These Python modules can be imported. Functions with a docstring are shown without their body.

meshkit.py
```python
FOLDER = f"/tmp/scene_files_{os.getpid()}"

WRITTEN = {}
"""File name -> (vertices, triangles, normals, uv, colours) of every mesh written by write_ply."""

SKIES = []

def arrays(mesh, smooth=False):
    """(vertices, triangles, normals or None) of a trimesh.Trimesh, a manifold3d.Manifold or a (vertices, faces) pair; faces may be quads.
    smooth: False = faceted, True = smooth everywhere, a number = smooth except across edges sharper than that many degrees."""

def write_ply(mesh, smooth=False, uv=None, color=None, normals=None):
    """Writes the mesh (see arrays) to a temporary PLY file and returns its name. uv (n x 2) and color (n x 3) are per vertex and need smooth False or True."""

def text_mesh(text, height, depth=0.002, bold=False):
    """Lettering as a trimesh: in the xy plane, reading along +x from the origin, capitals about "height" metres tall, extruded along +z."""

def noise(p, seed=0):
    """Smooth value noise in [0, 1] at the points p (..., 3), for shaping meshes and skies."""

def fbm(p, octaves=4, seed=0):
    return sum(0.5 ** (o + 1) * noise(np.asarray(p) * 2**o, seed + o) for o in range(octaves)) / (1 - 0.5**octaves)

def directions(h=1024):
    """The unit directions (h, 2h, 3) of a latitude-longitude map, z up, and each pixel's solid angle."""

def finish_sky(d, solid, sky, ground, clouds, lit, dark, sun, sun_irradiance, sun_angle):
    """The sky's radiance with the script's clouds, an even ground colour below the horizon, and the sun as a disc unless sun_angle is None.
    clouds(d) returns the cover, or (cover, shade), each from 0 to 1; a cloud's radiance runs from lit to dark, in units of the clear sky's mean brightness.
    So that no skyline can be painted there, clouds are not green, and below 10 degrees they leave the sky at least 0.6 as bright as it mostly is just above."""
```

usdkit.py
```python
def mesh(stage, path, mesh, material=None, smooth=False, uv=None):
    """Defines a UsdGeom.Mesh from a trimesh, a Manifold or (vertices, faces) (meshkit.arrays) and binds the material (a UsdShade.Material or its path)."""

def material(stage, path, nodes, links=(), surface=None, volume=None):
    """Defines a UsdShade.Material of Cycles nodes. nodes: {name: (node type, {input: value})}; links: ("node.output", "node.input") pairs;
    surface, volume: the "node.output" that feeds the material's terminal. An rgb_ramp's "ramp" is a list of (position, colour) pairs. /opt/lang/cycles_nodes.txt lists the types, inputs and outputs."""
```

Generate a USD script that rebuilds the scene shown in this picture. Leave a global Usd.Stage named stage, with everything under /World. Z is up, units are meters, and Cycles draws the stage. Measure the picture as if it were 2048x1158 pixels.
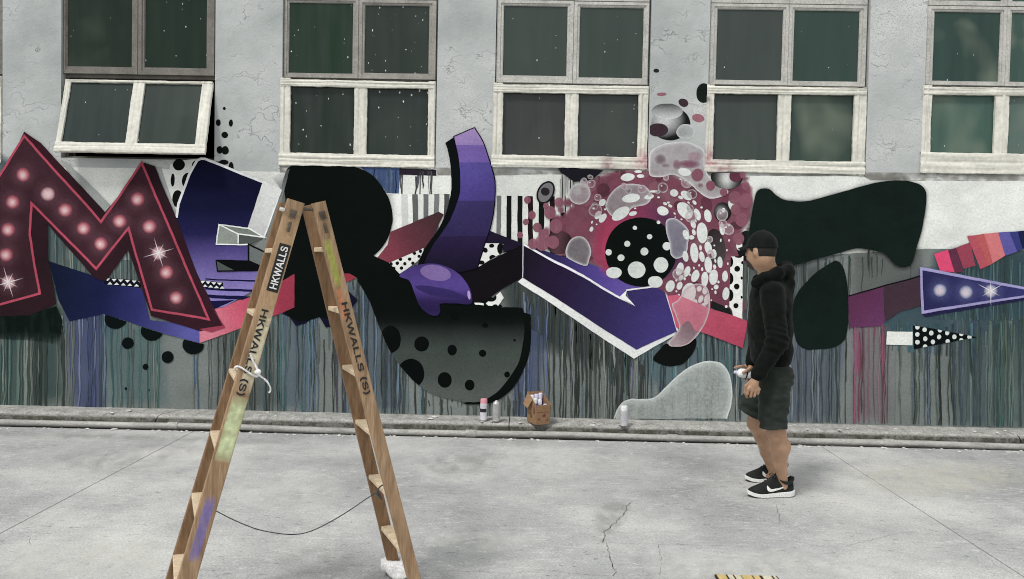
import math, random
import numpy as np, trimesh, shapely, usdkit, meshkit
from shapely.geometry import Polygon, LineString, Point, box as sbox
from shapely.ops import unary_union
from scipy.spatial import Delaunay
from pxr import Usd, UsdGeom, UsdLux, UsdShade, Gf, Sdf, Vt

stage = Usd.Stage.CreateInMemory()
UsdGeom.SetStageUpAxis(stage, UsdGeom.Tokens.z)
UsdGeom.SetStageMetersPerUnit(stage, 1.0)
W = UsdGeom.Xform.Define(stage, '/World')
stage.SetDefaultPrim(W.GetPrim())

# ------------------------------------------------------------------ camera, sky, sun, exposure
F, CX, CY, H = 1593., 1024., 579., 1.52           # focal length in photo pixels, centre, eye height
YAW, PITCH, ROLL = math.radians(.93), math.radians(-1.76), math.radians(1.15)
WALL_Y = 7.35
EXPOSURE = 0.5
SKY_STRENGTH, SUN_INTENSITY, SUN_ANGLE = 0.10, 0.42, 10.0
SUN_DIR = np.array([-.42, -.55, .95]); SUN_DIR /= np.linalg.norm(SUN_DIR)
fw = np.array([-math.sin(YAW)*math.cos(PITCH), math.cos(YAW)*math.cos(PITCH), math.sin(PITCH)])
r0 = np.cross(fw, [0, 0, 1]); r0 /= np.linalg.norm(r0); u0 = np.cross(r0, fw)
rt = math.cos(ROLL)*r0 + math.sin(ROLL)*u0
up = -math.sin(ROLL)*r0 + math.cos(ROLL)*u0
EYE = np.array([0, 0, H])
cam = UsdGeom.Camera.Define(stage, '/World/camera')
cam.AddTransformOp().Set(Gf.Matrix4d(*rt, 0, *up, 0, *(-fw), 0, *EYE, 1))
cam.CreateHorizontalApertureAttr(36.0); cam.CreateVerticalApertureAttr(36.0*579/1024)
cam.CreateFocalLengthAttr(F/2048*36); cam.CreateClippingRangeAttr(Gf.Vec2f(.05, 2000))
cam.CreateExposureAttr(EXPOSURE)
az, el_ = math.atan2(SUN_DIR[0], SUN_DIR[1]), math.asin(SUN_DIR[2])
dome = UsdLux.DomeLight.Define(stage, '/World/sky')
skym = usdkit.material(stage, '/World/Looks/sky', {
    'sky': ('sky_texture', {'sky_type': 'single_scattering', 'sun_disc': False, 'sun_elevation': el_, 'sun_rotation': az}),
    'tc': ('texture_coordinate', {}),
    'n': ('noise_texture', {'scale': 2.2, 'detail': 5.0, 'roughness': .55}),
    'cl': ('rgb_ramp', {'ramp': [(0.3, (5.6, 5.7, 5.7)), (0.7, (8.6, 8.6, 8.5))]}),
    'mx': ('mix_color', {'fac': .86, 'use_clamp': False}),
    'bg': ('background_shader', {'strength': SKY_STRENGTH})},
    [('tc.generated', 'n.vector'), ('n.fac', 'cl.fac'), ('sky.color', 'mx.a'), ('cl.color', 'mx.b'), ('mx.result', 'bg.color')], surface='bg.background')
UsdShade.MaterialBindingAPI.Apply(dome.GetPrim()).Bind(skym)
dome.GetPrim().SetCustomDataByKey('kind', 'structure')
sun = UsdLux.DistantLight.Define(stage, '/World/sun')
sun.CreateIntensityAttr(SUN_INTENSITY); sun.CreateNormalizeAttr(True); sun.CreateAngleAttr(SUN_ANGLE)
sun.CreateColorAttr(Gf.Vec3f(1, .975, .94))
zq = SUN_DIR; xq = np.cross([0, 0, 1], zq); xq /= np.linalg.norm(xq); yq = np.cross(zq, xq)
sun.AddTransformOp().Set(Gf.Matrix4d(*xq, 0, *yq, 0, *zq, 0, 0, 0, 20, 1))

# ------------------------------------------------------------------ measuring: a pixel of the photo -> a point of the place
def ray(px, py):
    px, py = np.asarray(px, float), np.asarray(py, float)
    return fw + rt*((px-CX)/F)[..., None] - up*((py-CY)/F)[..., None]
def at_y(px, py, y=WALL_Y):
    d = ray(px, py); return EYE + d*(y/d[..., 1])[..., None]
def at_z(px, py, z=0.):
    d = ray(px, py); return EYE + d*((z-H)/d[..., 2])[..., None]
def lin(c):
    c = np.asarray(c, float)/255.
    return np.where(c <= .04045, c/12.92, ((c+.055)/1.055)**2.4)

# ------------------------------------------------------------------ stage helpers
COUNT = {}
def path_for(name, parent):
    p = (parent.GetPath().pathString if parent is not None else '/World')
    k = (p, name); n = COUNT.get(k, 0); COUNT[k] = n+1
    return f'{p}/{name}' + (f'_{n:03d}' if n else '')
def tag(o, label=None, cat=None, group=None, kind=None):
    for k, v in (('label', label), ('category', cat), ('group', group), ('kind', kind)):
        if v: o.SetCustomDataByKey(k, v)
    return o
def obj(name, mesh, mat, parent=None, smooth=False, label=None, cat=None, group=None, kind=None, cd=None, ca=None):
    m = usdkit.mesh(stage, path_for(name, parent), mesh, mat, smooth=smooth)
    api = UsdGeom.PrimvarsAPI(m)
    if cd is not None:
        api.CreatePrimvar('Cd', Sdf.ValueTypeNames.Color3fArray, 'vertex').Set(Vt.Vec3fArray.FromNumpy(np.asarray(cd, np.float32)))
    if ca is not None:
        api.CreatePrimvar('Ca', Sdf.ValueTypeNames.FloatArray, 'vertex').Set(Vt.FloatArray.FromNumpy(np.asarray(ca, np.float32)))
    return tag(m.GetPrim(), label, cat, group, kind)
def thing(name, label, cat, loc=(0, 0, 0), group=None):
    x = UsdGeom.Xform.Define(stage, path_for(name, None))
    if any(loc): x.AddTranslateOp().Set(Gf.Vec3d(*map(float, loc)))
    return tag(x.GetPrim(), label, cat, group)

# ------------------------------------------------------------------ materials
LK = '/World/Looks/'
def surf(name, c1, c2, scale=6., rough=.7, bump=.3, bscale=60., bdist=.004, detail=6., spec=.35, fine=.25, fscale=140., metal=0., stretch=(1, 1, 1), sheen=0.):
    return usdkit.material(stage, LK+name, {
        'g': ('texture_coordinate', {}), 'mp': ('mapping', {'scale': stretch}),
        'n': ('noise_texture', {'scale': scale, 'detail': detail, 'roughness': .62}),
        'r': ('rgb_ramp', {'ramp': [(.3, c1), (.7, c2)]}),
        'n2': ('noise_texture', {'scale': fscale, 'detail': 3.}),
        'r2': ('map_range', {'from_min': .3, 'from_max': .7, 'to_min': 1-fine, 'to_max': 1+fine}),
        'm': ('vector_math', {'math_type': 'multiply'}),
        'b': ('noise_texture', {'scale': bscale, 'detail': 5.}),
        'bp': ('bump', {'strength': bump, 'distance': bdist}),
        'p': ('principled_bsdf', {'roughness': rough, 'specular_ior_level': spec, 'metallic': metal, 'sheen_weight': sheen, 'sheen_roughness': .5})},
        [('g.object', 'mp.vector'), ('mp.vector', 'n.vector'), ('mp.vector', 'n2.vector'), ('mp.vector', 'b.vector'), ('n.fac', 'r.fac'), ('n2.fac', 'r2.value'),
         ('r.color', 'm.vector1'), ('r2.result', 'm.vector2'), ('m.vector', 'p.base_color'), ('b.fac', 'bp.height'), ('bp.normal', 'p.normal')], surface='p.BSDF')

def plaster_nodes():
    """Shared relief of the rendered wall: trowel waves, grain, hairline cracks."""
    return {'g': ('geometry', {}),
        'n1': ('noise_texture', {'scale': 1.3, 'detail': 8., 'roughness': .6}),
        'n2': ('noise_texture', {'scale': 55., 'detail': 6., 'roughness': .7}),
        'n3': ('noise_texture', {'scale': 7., 'detail': 5.}),
        'hb': ('math', {'math_type': 'multiply_add', 'value2': .55}),
        'bp': ('bump', {'strength': .8, 'distance': .010})}
PL = [('g.position', 'n1.vector'), ('g.position', 'n2.vector'), ('g.position', 'n3.vector'), ('n2.fac', 'hb.value1'), ('n3.fac', 'hb.value3'), ('hb.value', 'bp.height')]
n = plaster_nodes(); n.update({
    'warp': ('vector_math', {'math_type': 'multiply_add', 'vector2': (.35, .35, .35)}),
    'sq': ('mapping', {'scale': (1.1, 1.1, 4.2)}),
    'v': ('voronoi_texture', {'feature': 'distance_to_edge', 'scale': 1.5, 'randomness': 1.}),
    'ck': ('map_range', {'from_min': 0., 'from_max': .012, 'to_min': 1., 'to_max': 0., 'clamp': True}),
    'cm': ('map_range', {'from_min': .50, 'from_max': .60, 'to_min': 0., 'to_max': 1., 'clamp': True}),
    'cx': ('math', {'math_type': 'multiply'}),
    'n4': ('noise_texture', {'scale': 2.6, 'detail': 6., 'roughness': .65}),
    'base': ('rgb_ramp', {'ramp': [(.3, (.32, .345, .338)), (.5, (.435, .452, .445)), (.68, (.55, .555, .545))]}),
    'n5': ('noise_texture', {'scale': 85., 'detail': 4.}),
    'sp': ('map_range', {'from_min': .55, 'from_max': .62, 'to_min': 0., 'to_max': 1., 'clamp': True}),
    'sm': ('map_range', {'from_min': .47, 'from_max': .60, 'to_min': .04, 'to_max': .5, 'clamp': True}),
    'sx': ('math', {'math_type': 'multiply'}),
    'd1': ('mix_color', {'b': (.19, .195, .19)}), 'd2': ('mix_color', {'b': (.16, .15, .14)}),
    'h2': ('math', {'math_type': 'subtract'}),
    'ck6': ('math', {'math_type': 'multiply', 'value2': .26}),
    'p': ('principled_bsdf', {'roughness': .82, 'specular_ior_level': .25})})
wall_mat = usdkit.material(stage, LK+'plaster', n, PL[:-1] + [
    ('n3.color', 'warp.vector1'), ('g.position', 'warp.vector3'), ('warp.vector', 'sq.vector'), ('sq.vector', 'v.vector'), ('v.distance', 'ck.value'),
    ('g.position', 'n4.vector'), ('n4.fac', 'cm.value'), ('ck.result', 'cx.value1'), ('cm.result', 'cx.value2'),
    ('n1.fac', 'base.fac'), ('g.position', 'n5.vector'), ('n5.fac', 'sp.value'), ('n1.fac', 'sm.value'), ('sp.result', 'sx.value1'), ('sm.result', 'sx.value2'),
    ('base.color', 'd1.a'), ('sx.value', 'd1.fac'), ('d1.result', 'd2.a'), ('cx.value', 'ck6.value1'), ('ck6.value', 'd2.fac'), ('d2.result', 'p.base_color'),
    ('hb.value', 'h2.value1'), ('cx.value', 'h2.value2'), ('h2.value', 'bp.height'), ('bp.normal', 'p.normal')], surface='p.BSDF')
n = plaster_nodes(); n.update({
    'c': ('attribute', {'attribute': 'Cd'}), 'a': ('attribute', {'attribute': 'Ca'}),
    'v1': ('map_range', {'from_min': .3, 'from_max': .7, 'to_min': .82, 'to_max': 1.16}),
    'v2': ('map_range', {'from_min': .3, 'from_max': .7, 'to_min': .84, 'to_max': 1.15}),
    'vm': ('math', {'math_type': 'multiply'}),
    'm': ('vector_math', {'math_type': 'multiply'}),
    'p': ('principled_bsdf', {'roughness': .8, 'specular_ior_level': .03})})
paint_links = PL + [('n1.fac', 'v1.value'), ('n2.fac', 'v2.value'), ('v1.result', 'vm.value1'), ('v2.result', 'vm.value2'), ('c.color', 'm.vector1'), ('vm.value', 'm.vector2'),
                    ('m.vector', 'p.base_color'), ('bp.normal', 'p.normal')]
paint = usdkit.material(stage, LK+'wall_paint', n, paint_links, surface='p.BSDF')
paint_soft = usdkit.material(stage, LK+'sprayed_paint', n, paint_links + [('a.fac', 'p.alpha')], surface='p.BSDF')

# ------------------------------------------------------------------ mesh helpers
def cat(ms): return trimesh.util.concatenate([m for m in ms if m is not None])
def bx(x0, x1, y0, y1, z0, z1):
    m = trimesh.creation.box((abs(x1-x0), abs(y1-y0), abs(z1-z0))); m.apply_translation(((x0+x1)/2, (y0+y1)/2, (z0+z1)/2)); return m
def xz_extrude(poly, y0, y1):
    """polygon in x,z extruded from y0 to y1"""
    m = trimesh.creation.extrude_polygon(poly, abs(y1-y0), engine='earcut')
    v = m.vertices.copy(); m.vertices = np.c_[v[:, 0], max(y0, y1)-v[:, 2], v[:, 1]]
    m.fix_normals(); return m
def ring(x0, x1, z0, z1, w, y0, y1):
    return xz_extrude(sbox(x0, z0, x1, z1).difference(sbox(x0+w, z0+w, x1-w, z1-w)), y0, y1)
def tube(pts, r, seg=10, cap=True):
    pts = np.asarray(pts, float); r = np.broadcast_to(r, len(pts))
    t = np.gradient(pts, axis=0); t /= np.linalg.norm(t, axis=1)[:, None]
    a = np.array([0, 0, 1.]) if abs(t[0][2]) < .9 else np.array([1., 0, 0]); V = []
    for p, d, q in zip(pts, t, r):
        x = np.cross(d, a); x /= np.linalg.norm(x); y = np.cross(d, x); a = np.cross(x, d)
        th = np.linspace(0, 2*np.pi, seg, endpoint=False)
        V.append(p + q*(np.cos(th)[:, None]*x + np.sin(th)[:, None]*y))
    n_ = len(pts); f = []
    for i in range(n_-1):
        for k in range(seg):
            k2 = (k+1) % seg; A, B, C_, D_ = i*seg+k, i*seg+k2, (i+1)*seg+k2, (i+1)*seg+k
            f += [[A, B, C_], [A, C_, D_]]
    V = np.vstack(V)
    if cap:
        V = np.vstack([V, pts[0], pts[-1]]); o = n_*seg
        for k in range(seg):
            f += [[o, (k+1) % seg, k], [o+1, (n_-1)*seg+k, (n_-1)*seg+(k+1) % seg]]
    m = trimesh.Trimesh(V, f, process=False); m.fix_normals(); return m
def lathe(prof, seg=24):
    m = trimesh.creation.revolve(np.array(prof), sections=seg); return m
def surface_nets(f, lo, hi, h):
    """closed mesh of f(points) = 0 (negative inside) on a grid of step h"""
    lo, hi = np.asarray(lo, float), np.asarray(hi, float)
    N = np.ceil((hi-lo)/h).astype(int)+1
    ax = [lo[k]+h*np.arange(N[k]) for k in range(3)]
    G = np.stack(np.meshgrid(*ax, indexing='ij'), -1)
    S = f(G.reshape(-1, 3)).reshape(N)
    S[0], S[-1], S[:, 0], S[:, -1], S[:, :, 0], S[:, :, -1] = [1.]*6
    ins = S < 0
    sm = np.zeros(N-1); cnt = np.zeros(N-1); acc = np.zeros((*(N-1), 3))
    off = [(a, b, c) for a in (0, 1) for b in (0, 1) for c in (0, 1)]
    sl = lambda o: tuple(slice(o[k], N[k]-1+o[k]) for k in range(3))
    for k in range(3):
        for o in off:
            if o[k]: continue
            o2 = list(o); o2[k] = 1
            a, b = S[sl(o)], S[sl(tuple(o2))]
            cr = (a < 0) != (b < 0)
            t = np.where(cr, a/np.where(cr, a-b, 1), 0)
            p = np.zeros((*(N-1), 3)) + np.array(o); p[..., k] = t
            acc += np.where(cr[..., None], p, 0); cnt += cr
    act = cnt > 0
    idx = -np.ones(N-1, int); idx[act] = np.arange(act.sum())
    base = np.stack(np.meshgrid(*[np.arange(N[k]-1) for k in range(3)], indexing='ij'), -1)[act]
    V = lo + h*(base + acc[act]/cnt[act][:, None])
    quads = []
    for k in range(3):
        u, w = (k+1) % 3, (k+2) % 3
        s0 = [slice(1, N[q]-1) for q in range(3)]; s0[k] = slice(0, N[k]-1)
        s1 = list(s0); s1[k] = slice(1, N[k])
        a, b = ins[tuple(s0)], ins[tuple(s1)]
        e = np.argwhere(a != b)
        if not len(e): continue
        flip = a[tuple(e.T)]
        e = e + np.array([0 if q == k else 1 for q in range(3)])
        def cell(du, dw):
            c = e.copy(); c[:, u] -= du; c[:, w] -= dw; return idx[tuple(c.T)]
        q = np.stack([cell(1, 1), cell(0, 1), cell(0, 0), cell(1, 0)], 1)
        q[~flip] = q[~flip][:, ::-1]
        quads.append(q)
    Q = np.vstack(quads)
    m = trimesh.Trimesh(V, np.vstack([Q[:, [0, 1, 2]], Q[:, [0, 2, 3]]]), process=False)
    return m
def rcone(p, a, b, ra, rb):
    a, b = np.asarray(a, float), np.asarray(b, float); ab = b-a; L2 = ab@ab
    t = np.clip((p-a)@ab/L2, 0, 1)
    return np.linalg.norm(p-a-t[:, None]*ab, axis=1) - (ra+(rb-ra)*t)
def ellip(p, c, r, R=None):
    q = p-np.asarray(c)
    if R is not None: q = q@np.asarray(R).T
    k = np.linalg.norm(q/np.asarray(r), axis=1)
    return (k-1)*np.min(r)*np.where(k < 1, 1, 1.0)
def smin(a, b, k=.03):
    h = np.clip(.5+.5*(b-a)/k, 0, 1); return b+(a-b)*h-k*h*(1-h)
# ------------------------------------------------------------------ the ground: concrete slabs with open joints and cracks
rng = np.random.default_rng(7)
n = {'g': ('geometry', {}),
     'n1': ('noise_texture', {'scale': .6, 'detail': 9., 'roughness': .66}),
     'st': ('mapping', {'scale': (1., 2.2, 1.)}),
     'n2': ('noise_texture', {'scale': 13., 'detail': 9., 'roughness': .78}),
     'n3': ('noise_texture', {'scale': 75., 'detail': 6., 'roughness': .75}),
     'n6': ('noise_texture', {'scale': 3.1, 'detail': 7., 'roughness': .7}),
     'base': ('rgb_ramp', {'ramp': [(.34, (.25, .255, .25)), (.5, (.385, .39, .382)), (.64, (.54, .54, .515))]}),
     'fl': ('map_range', {'from_min': .52, 'from_max': .60, 'to_min': 0., 'to_max': .8, 'clamp': True}),
     'flm': ('map_range', {'from_min': .44, 'from_max': .56, 'to_min': 0., 'to_max': 1., 'clamp': True}),
     'flx': ('math', {'math_type': 'multiply'}),
     'pit': ('map_range', {'from_min': .385, 'from_max': .43, 'to_min': .85, 'to_max': 0., 'clamp': True}),
     'pm': ('map_range', {'from_min': .60, 'from_max': .44, 'to_min': 0., 'to_max': 1., 'clamp': True}),
     'px': ('math', {'math_type': 'multiply'}),
     'c1': ('mix_color', {'b': (.56, .555, .53)}), 'c2': ('mix_color', {'b': (.15, .15, .145)}),
     'f3': ('map_range', {'from_min': .35, 'from_max': .65, 'to_min': .60, 'to_max': 1.40}),
     'm': ('vector_math', {'math_type': 'multiply'}),
     'h': ('math', {'math_type': 'multiply_add', 'value2': .35}),
     'bp': ('bump', {'strength': .8, 'distance': .008}),
     'p': ('principled_bsdf', {'roughness': .8, 'specular_ior_level': .3})}
concrete = usdkit.material(stage, LK+'worn_concrete', n, [
    ('g.position', 'n1.vector'), ('g.position', 'st.vector'), ('st.vector', 'n2.vector'), ('st.vector', 'n3.vector'), ('g.position', 'n6.vector'),
    ('n1.fac', 'base.fac'), ('n2.fac', 'fl.value'), ('n6.fac', 'flm.value'), ('fl.result', 'flx.value1'), ('flm.result', 'flx.value2'),
    ('base.color', 'c1.a'), ('flx.value', 'c1.fac'), ('n2.fac', 'pit.value'), ('n6.fac', 'pm.value'), ('pit.result', 'px.value1'), ('pm.result', 'px.value2'),
    ('c1.result', 'c2.a'), ('px.value', 'c2.fac'), ('n3.fac', 'f3.value'), ('c2.result', 'm.vector1'), ('f3.result', 'm.vector2'), ('m.vector', 'p.base_color'),
    ('n3.fac', 'h.value1'), ('n2.fac', 'h.value3'), ('h.value', 'bp.height'), ('bp.normal', 'p.normal')], surface='p.BSDF')
soil_and_shade = surf('joint_dirt_pipe_shade', (.05, .05, .047), (.10, .098, .09), scale=20, rough=.95, bump=.5)  # fills real joints; beside the pipe its dark colour stands in for shadow
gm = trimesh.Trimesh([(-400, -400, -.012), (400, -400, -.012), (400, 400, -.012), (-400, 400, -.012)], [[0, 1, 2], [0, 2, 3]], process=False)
ground = obj('ground', gm, soil_and_shade, kind='structure', label='pale worn concrete yard in front of the painted wall')
def gxy(*pts): return [tuple(at_z(a, b)[:2]) for a, b in pts]
def far_line(a, b, ext=60):
    a, b = np.array(a), np.array(b); d = (b-a)/np.linalg.norm(b-a); return a-d*ext, b+d*ext
KY = 6.928                                         # slabs end before the pipe; bare dark base stands in for its shadow
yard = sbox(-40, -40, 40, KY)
j1 = gxy((0, 1067), (358, 878)); j2 = gxy((1652, 899), (1955, 1094))
cuts = [LineString(far_line(*j)).buffer(.004) for j in (j1, j2)]
h0 = gxy((1210, 1086), (1450, 1091)); cuts.append(LineString([h0[0], far_line(*h0, 0)[1], (j2[0][0]+.1, h0[1][1]-.03)][:2]).buffer(.002))
slabs = yard
for c in cuts[:2]: slabs = slabs.difference(c)
def wig(pts, w, seed):
    r_ = np.random.default_rng(seed); P = np.array(gxy(*pts)); Q = []
    for a, b in zip(P[:-1], P[1:]):
        k = max(2, int(np.linalg.norm(b-a)/.035))
        for t in np.linspace(0, 1, k, endpoint=False): Q.append(a+(b-a)*t+r_.normal(0, .006, 2))
    Q.append(P[-1]); Q = np.array(Q)
    ws = w*(.45+.9*r_.random(len(Q)))
    return unary_union([LineString([Q[i], Q[i+1]]).buffer(ws[i]) for i in range(len(Q)-1)])
cracks = [wig(*a) for a in [
    ([(1212, 1086), (1232, 1150), (1205, 1152), (1170, 1150), (1120, 1142), (1075, 1141), (1020, 1146), (960, 1143), (880, 1142)], .0022, 1),
    ([(1316, 1089), (1322, 1120), (1318, 1150)], .0012, 2), ([(1262, 1002), (1250, 1025), (1215, 1060), (1205, 1085)], .0035, 3),
    ([(1228, 996), (1262, 1004), (1285, 1003)], .0016, 4), ([(1212, 1086), (1300, 1088), (1450, 1092)], .0014, 5),
    ([(1550, 1003), (1558, 1030), (1562, 1050)], .0014, 6), ([(1690, 1092), (1750, 1078), (1810, 1064), (1900, 1070), (1990, 1066), (2048, 1075)], .0016, 7),
    ([(1890, 1056), (1960, 1060), (2048, 1076)], .0014, 8), ([(42, 1065), (60, 1075), (62, 1090)], .0015, 9), ([(1105, 1006), (1140, 1010), (1200, 1008)], .0012, 10),
    ([(1952, 1094), (1990, 1130), (2030, 1150)], .001, 11)]]
slabs = slabs.difference(unary_union(cracks))
for g in sorted(slabs.geoms, key=lambda g: g.centroid.x):
    if g.area < .0003: continue
    m = trimesh.creation.extrude_polygon(g, .011, engine='earcut'); m.apply_translation((0, 0, -.011))
    obj('concrete_slab', m, concrete, ground)

# ------------------------------------------------------------------ kerb along the wall, and the pipe in front of it
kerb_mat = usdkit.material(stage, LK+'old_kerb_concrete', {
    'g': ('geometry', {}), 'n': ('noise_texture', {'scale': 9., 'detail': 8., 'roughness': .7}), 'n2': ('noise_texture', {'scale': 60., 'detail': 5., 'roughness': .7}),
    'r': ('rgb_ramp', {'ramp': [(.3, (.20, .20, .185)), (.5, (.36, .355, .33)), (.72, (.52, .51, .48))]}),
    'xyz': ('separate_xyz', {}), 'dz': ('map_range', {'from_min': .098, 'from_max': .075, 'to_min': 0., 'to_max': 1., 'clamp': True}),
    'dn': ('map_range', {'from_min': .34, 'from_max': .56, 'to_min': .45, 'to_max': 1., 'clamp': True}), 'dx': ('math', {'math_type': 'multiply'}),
    'moss_shade': ('mix_color', {'b': (.065, .063, .05)}), 'f': ('map_range', {'from_min': .3, 'from_max': .7, 'to_min': .55, 'to_max': 1.4}), 'm': ('vector_math', {'math_type': 'multiply'}),  # moss plus a painted shadow line: colour darkens down the kerb front
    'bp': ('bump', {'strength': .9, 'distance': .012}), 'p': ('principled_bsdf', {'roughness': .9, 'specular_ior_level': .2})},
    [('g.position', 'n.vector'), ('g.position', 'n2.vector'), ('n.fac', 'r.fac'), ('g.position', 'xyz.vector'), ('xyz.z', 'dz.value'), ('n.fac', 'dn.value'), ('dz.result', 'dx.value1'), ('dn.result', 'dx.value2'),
     ('r.color', 'moss_shade.a'), ('dx.value', 'moss_shade.fac'), ('n2.fac', 'f.value'), ('moss_shade.result', 'm.vector1'), ('f.result', 'm.vector2'), ('m.vector', 'p.base_color'), ('n2.fac', 'bp.height'), ('bp.normal', 'p.normal')], surface='p.BSDF')
KZ = .11
kerb = obj('kerb', bx(-14, 14, 7.12, WALL_Y+.1, -.05, KZ-.03), soil_and_shade, kind='structure', label='low rough concrete kerb along the foot of the wall')
def kerb_piece(x0, x1, sk0, sk1, seed):
    prof = [(WALL_Y+.01, KZ+.004), (7.30, KZ+.004), (7.22, KZ+.002), (7.15, KZ), (7.11, KZ-.002), (7.085, KZ-.006), (7.065, KZ-.02), (7.052, KZ-.04), (7.045, KZ-.065), (7.04, .02), (7.04, -.02)]
    nx = int((x1-x0)/.03)+2; xs = np.linspace(0, 1, nx); V = []
    for y, z in prof:
        k = (WALL_Y-y)/.3
        X = (x0+sk0*k) + xs*((x1+sk1*k)-(x0+sk0*k))
        P = np.c_[X, np.full(nx, y), np.full(nx, z)]
        d = meshkit.fbm(P*np.array([9, 14, 14]), 4, 3)-.5
        edge = np.exp(-((y-7.07)/.05)**2)
        e2 = meshkit.fbm(P*np.array([2.2, 0, 0])+5, 3, 8)-.5
        P[:, 1] += edge*(d*.05+e2*.05); P[:, 2] += (d*.012+edge*d*.03)*(0 if z < 0 else 1)
        V.append(P)
    V = np.vstack(V); f = []
    for i in range(len(prof)-1):
        for k in range(nx-1):
            a = i*nx+k; f += [[a, a+nx, a+1], [a+1, a+nx, a+nx+1]]
    m = trimesh.Trimesh(V, f, process=False)
    if m.face_normals[:, 2].mean() < 0: m.invert()
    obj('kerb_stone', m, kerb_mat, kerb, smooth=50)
kx = [-13, -7.6, float(at_y(366, 822, 7.3)[0]), float(at_y(1019, 850, 7.3)[0]), float(at_y(1985, 870, 7.3)[0]), 8.0, 13]
sk = [0, 0, -.14, 0, .10, 0, 0]
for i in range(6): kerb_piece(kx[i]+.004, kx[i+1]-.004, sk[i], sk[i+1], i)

pipe_mat = surf('weathered_pipe', (.22, .22, .205), (.42, .41, .38), scale=14, rough=.6, bump=.5, fine=.25, stretch=(.3, 1, 1))
pipe = thing('ground_pipe', 'thin grey pipe lying on the concrete along the kerb', 'pipe')
pr = .027
ends = [-9, -3.1, -.45, 1.32, 3.2, 9]
for a, b in zip(ends[:-1], ends[1:]):
    xs = np.linspace(a, b, max(6, int((b-a)/.25)))
    obj('pipe_length', tube(np.c_[xs, 6.975+.012*np.sin(xs*1.3)+.006*np.sin(xs*4.1), pr+.004+.004*np.sin(xs*2.2+1)], pr, 14), pipe_mat, pipe, smooth=40)
for a in ends[1:-1]:
    xs = np.linspace(a-.045, a+.045, 4)
    obj('coupling', tube(np.c_[xs, 6.975+.012*np.sin(xs*1.3)+.006*np.sin(xs*4.1), pr+.005+.004*np.sin(xs*2.2+1)], pr+.006, 14), pipe_mat, pipe, smooth=40)
# crumbs of plaster and paint along the pipe
crumb = []
for _ in range(300):
    x = rng.uniform(-5, 5.2); y = 6.93-abs(rng.normal(0, .05)) if rng.random() < .7 else rng.uniform(7.0, 7.3)
    z0 = 0 if y < 6.96 else KZ+.003
    s = rng.uniform(.006, .022)*(1.8 if rng.random() < .12 else 1)
    m = trimesh.creation.icosphere(subdivisions=0, radius=1); m.apply_scale((s, s*rng.uniform(.5, 1), s*.25)); m.apply_transform(trimesh.transformations.rotation_matrix(rng.uniform(0, 6), (0, 0, 1)))
    m.apply_translation((x, y, z0+s*.15)); crumb.append(m)
obj('plaster_crumbs', cat(crumb), surf('pale_crumbs', (.35, .34, .32), (.75, .74, .70), scale=8), label='pale crumbs of plaster scattered along the pipe and kerb', cat='debris', kind='stuff')

# ------------------------------------------------------------------ the building: rendered wall with five windows
building = thing('building', 'grey rendered building wall with metal windows and a large graffiti mural along its base', 'building')
def X_(px, py=160, y=WALL_Y): return float(at_y(px, py, y)[0])
def Z_(px, py, y=WALL_Y): return float(at_y(px, py, y)[2])
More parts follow.
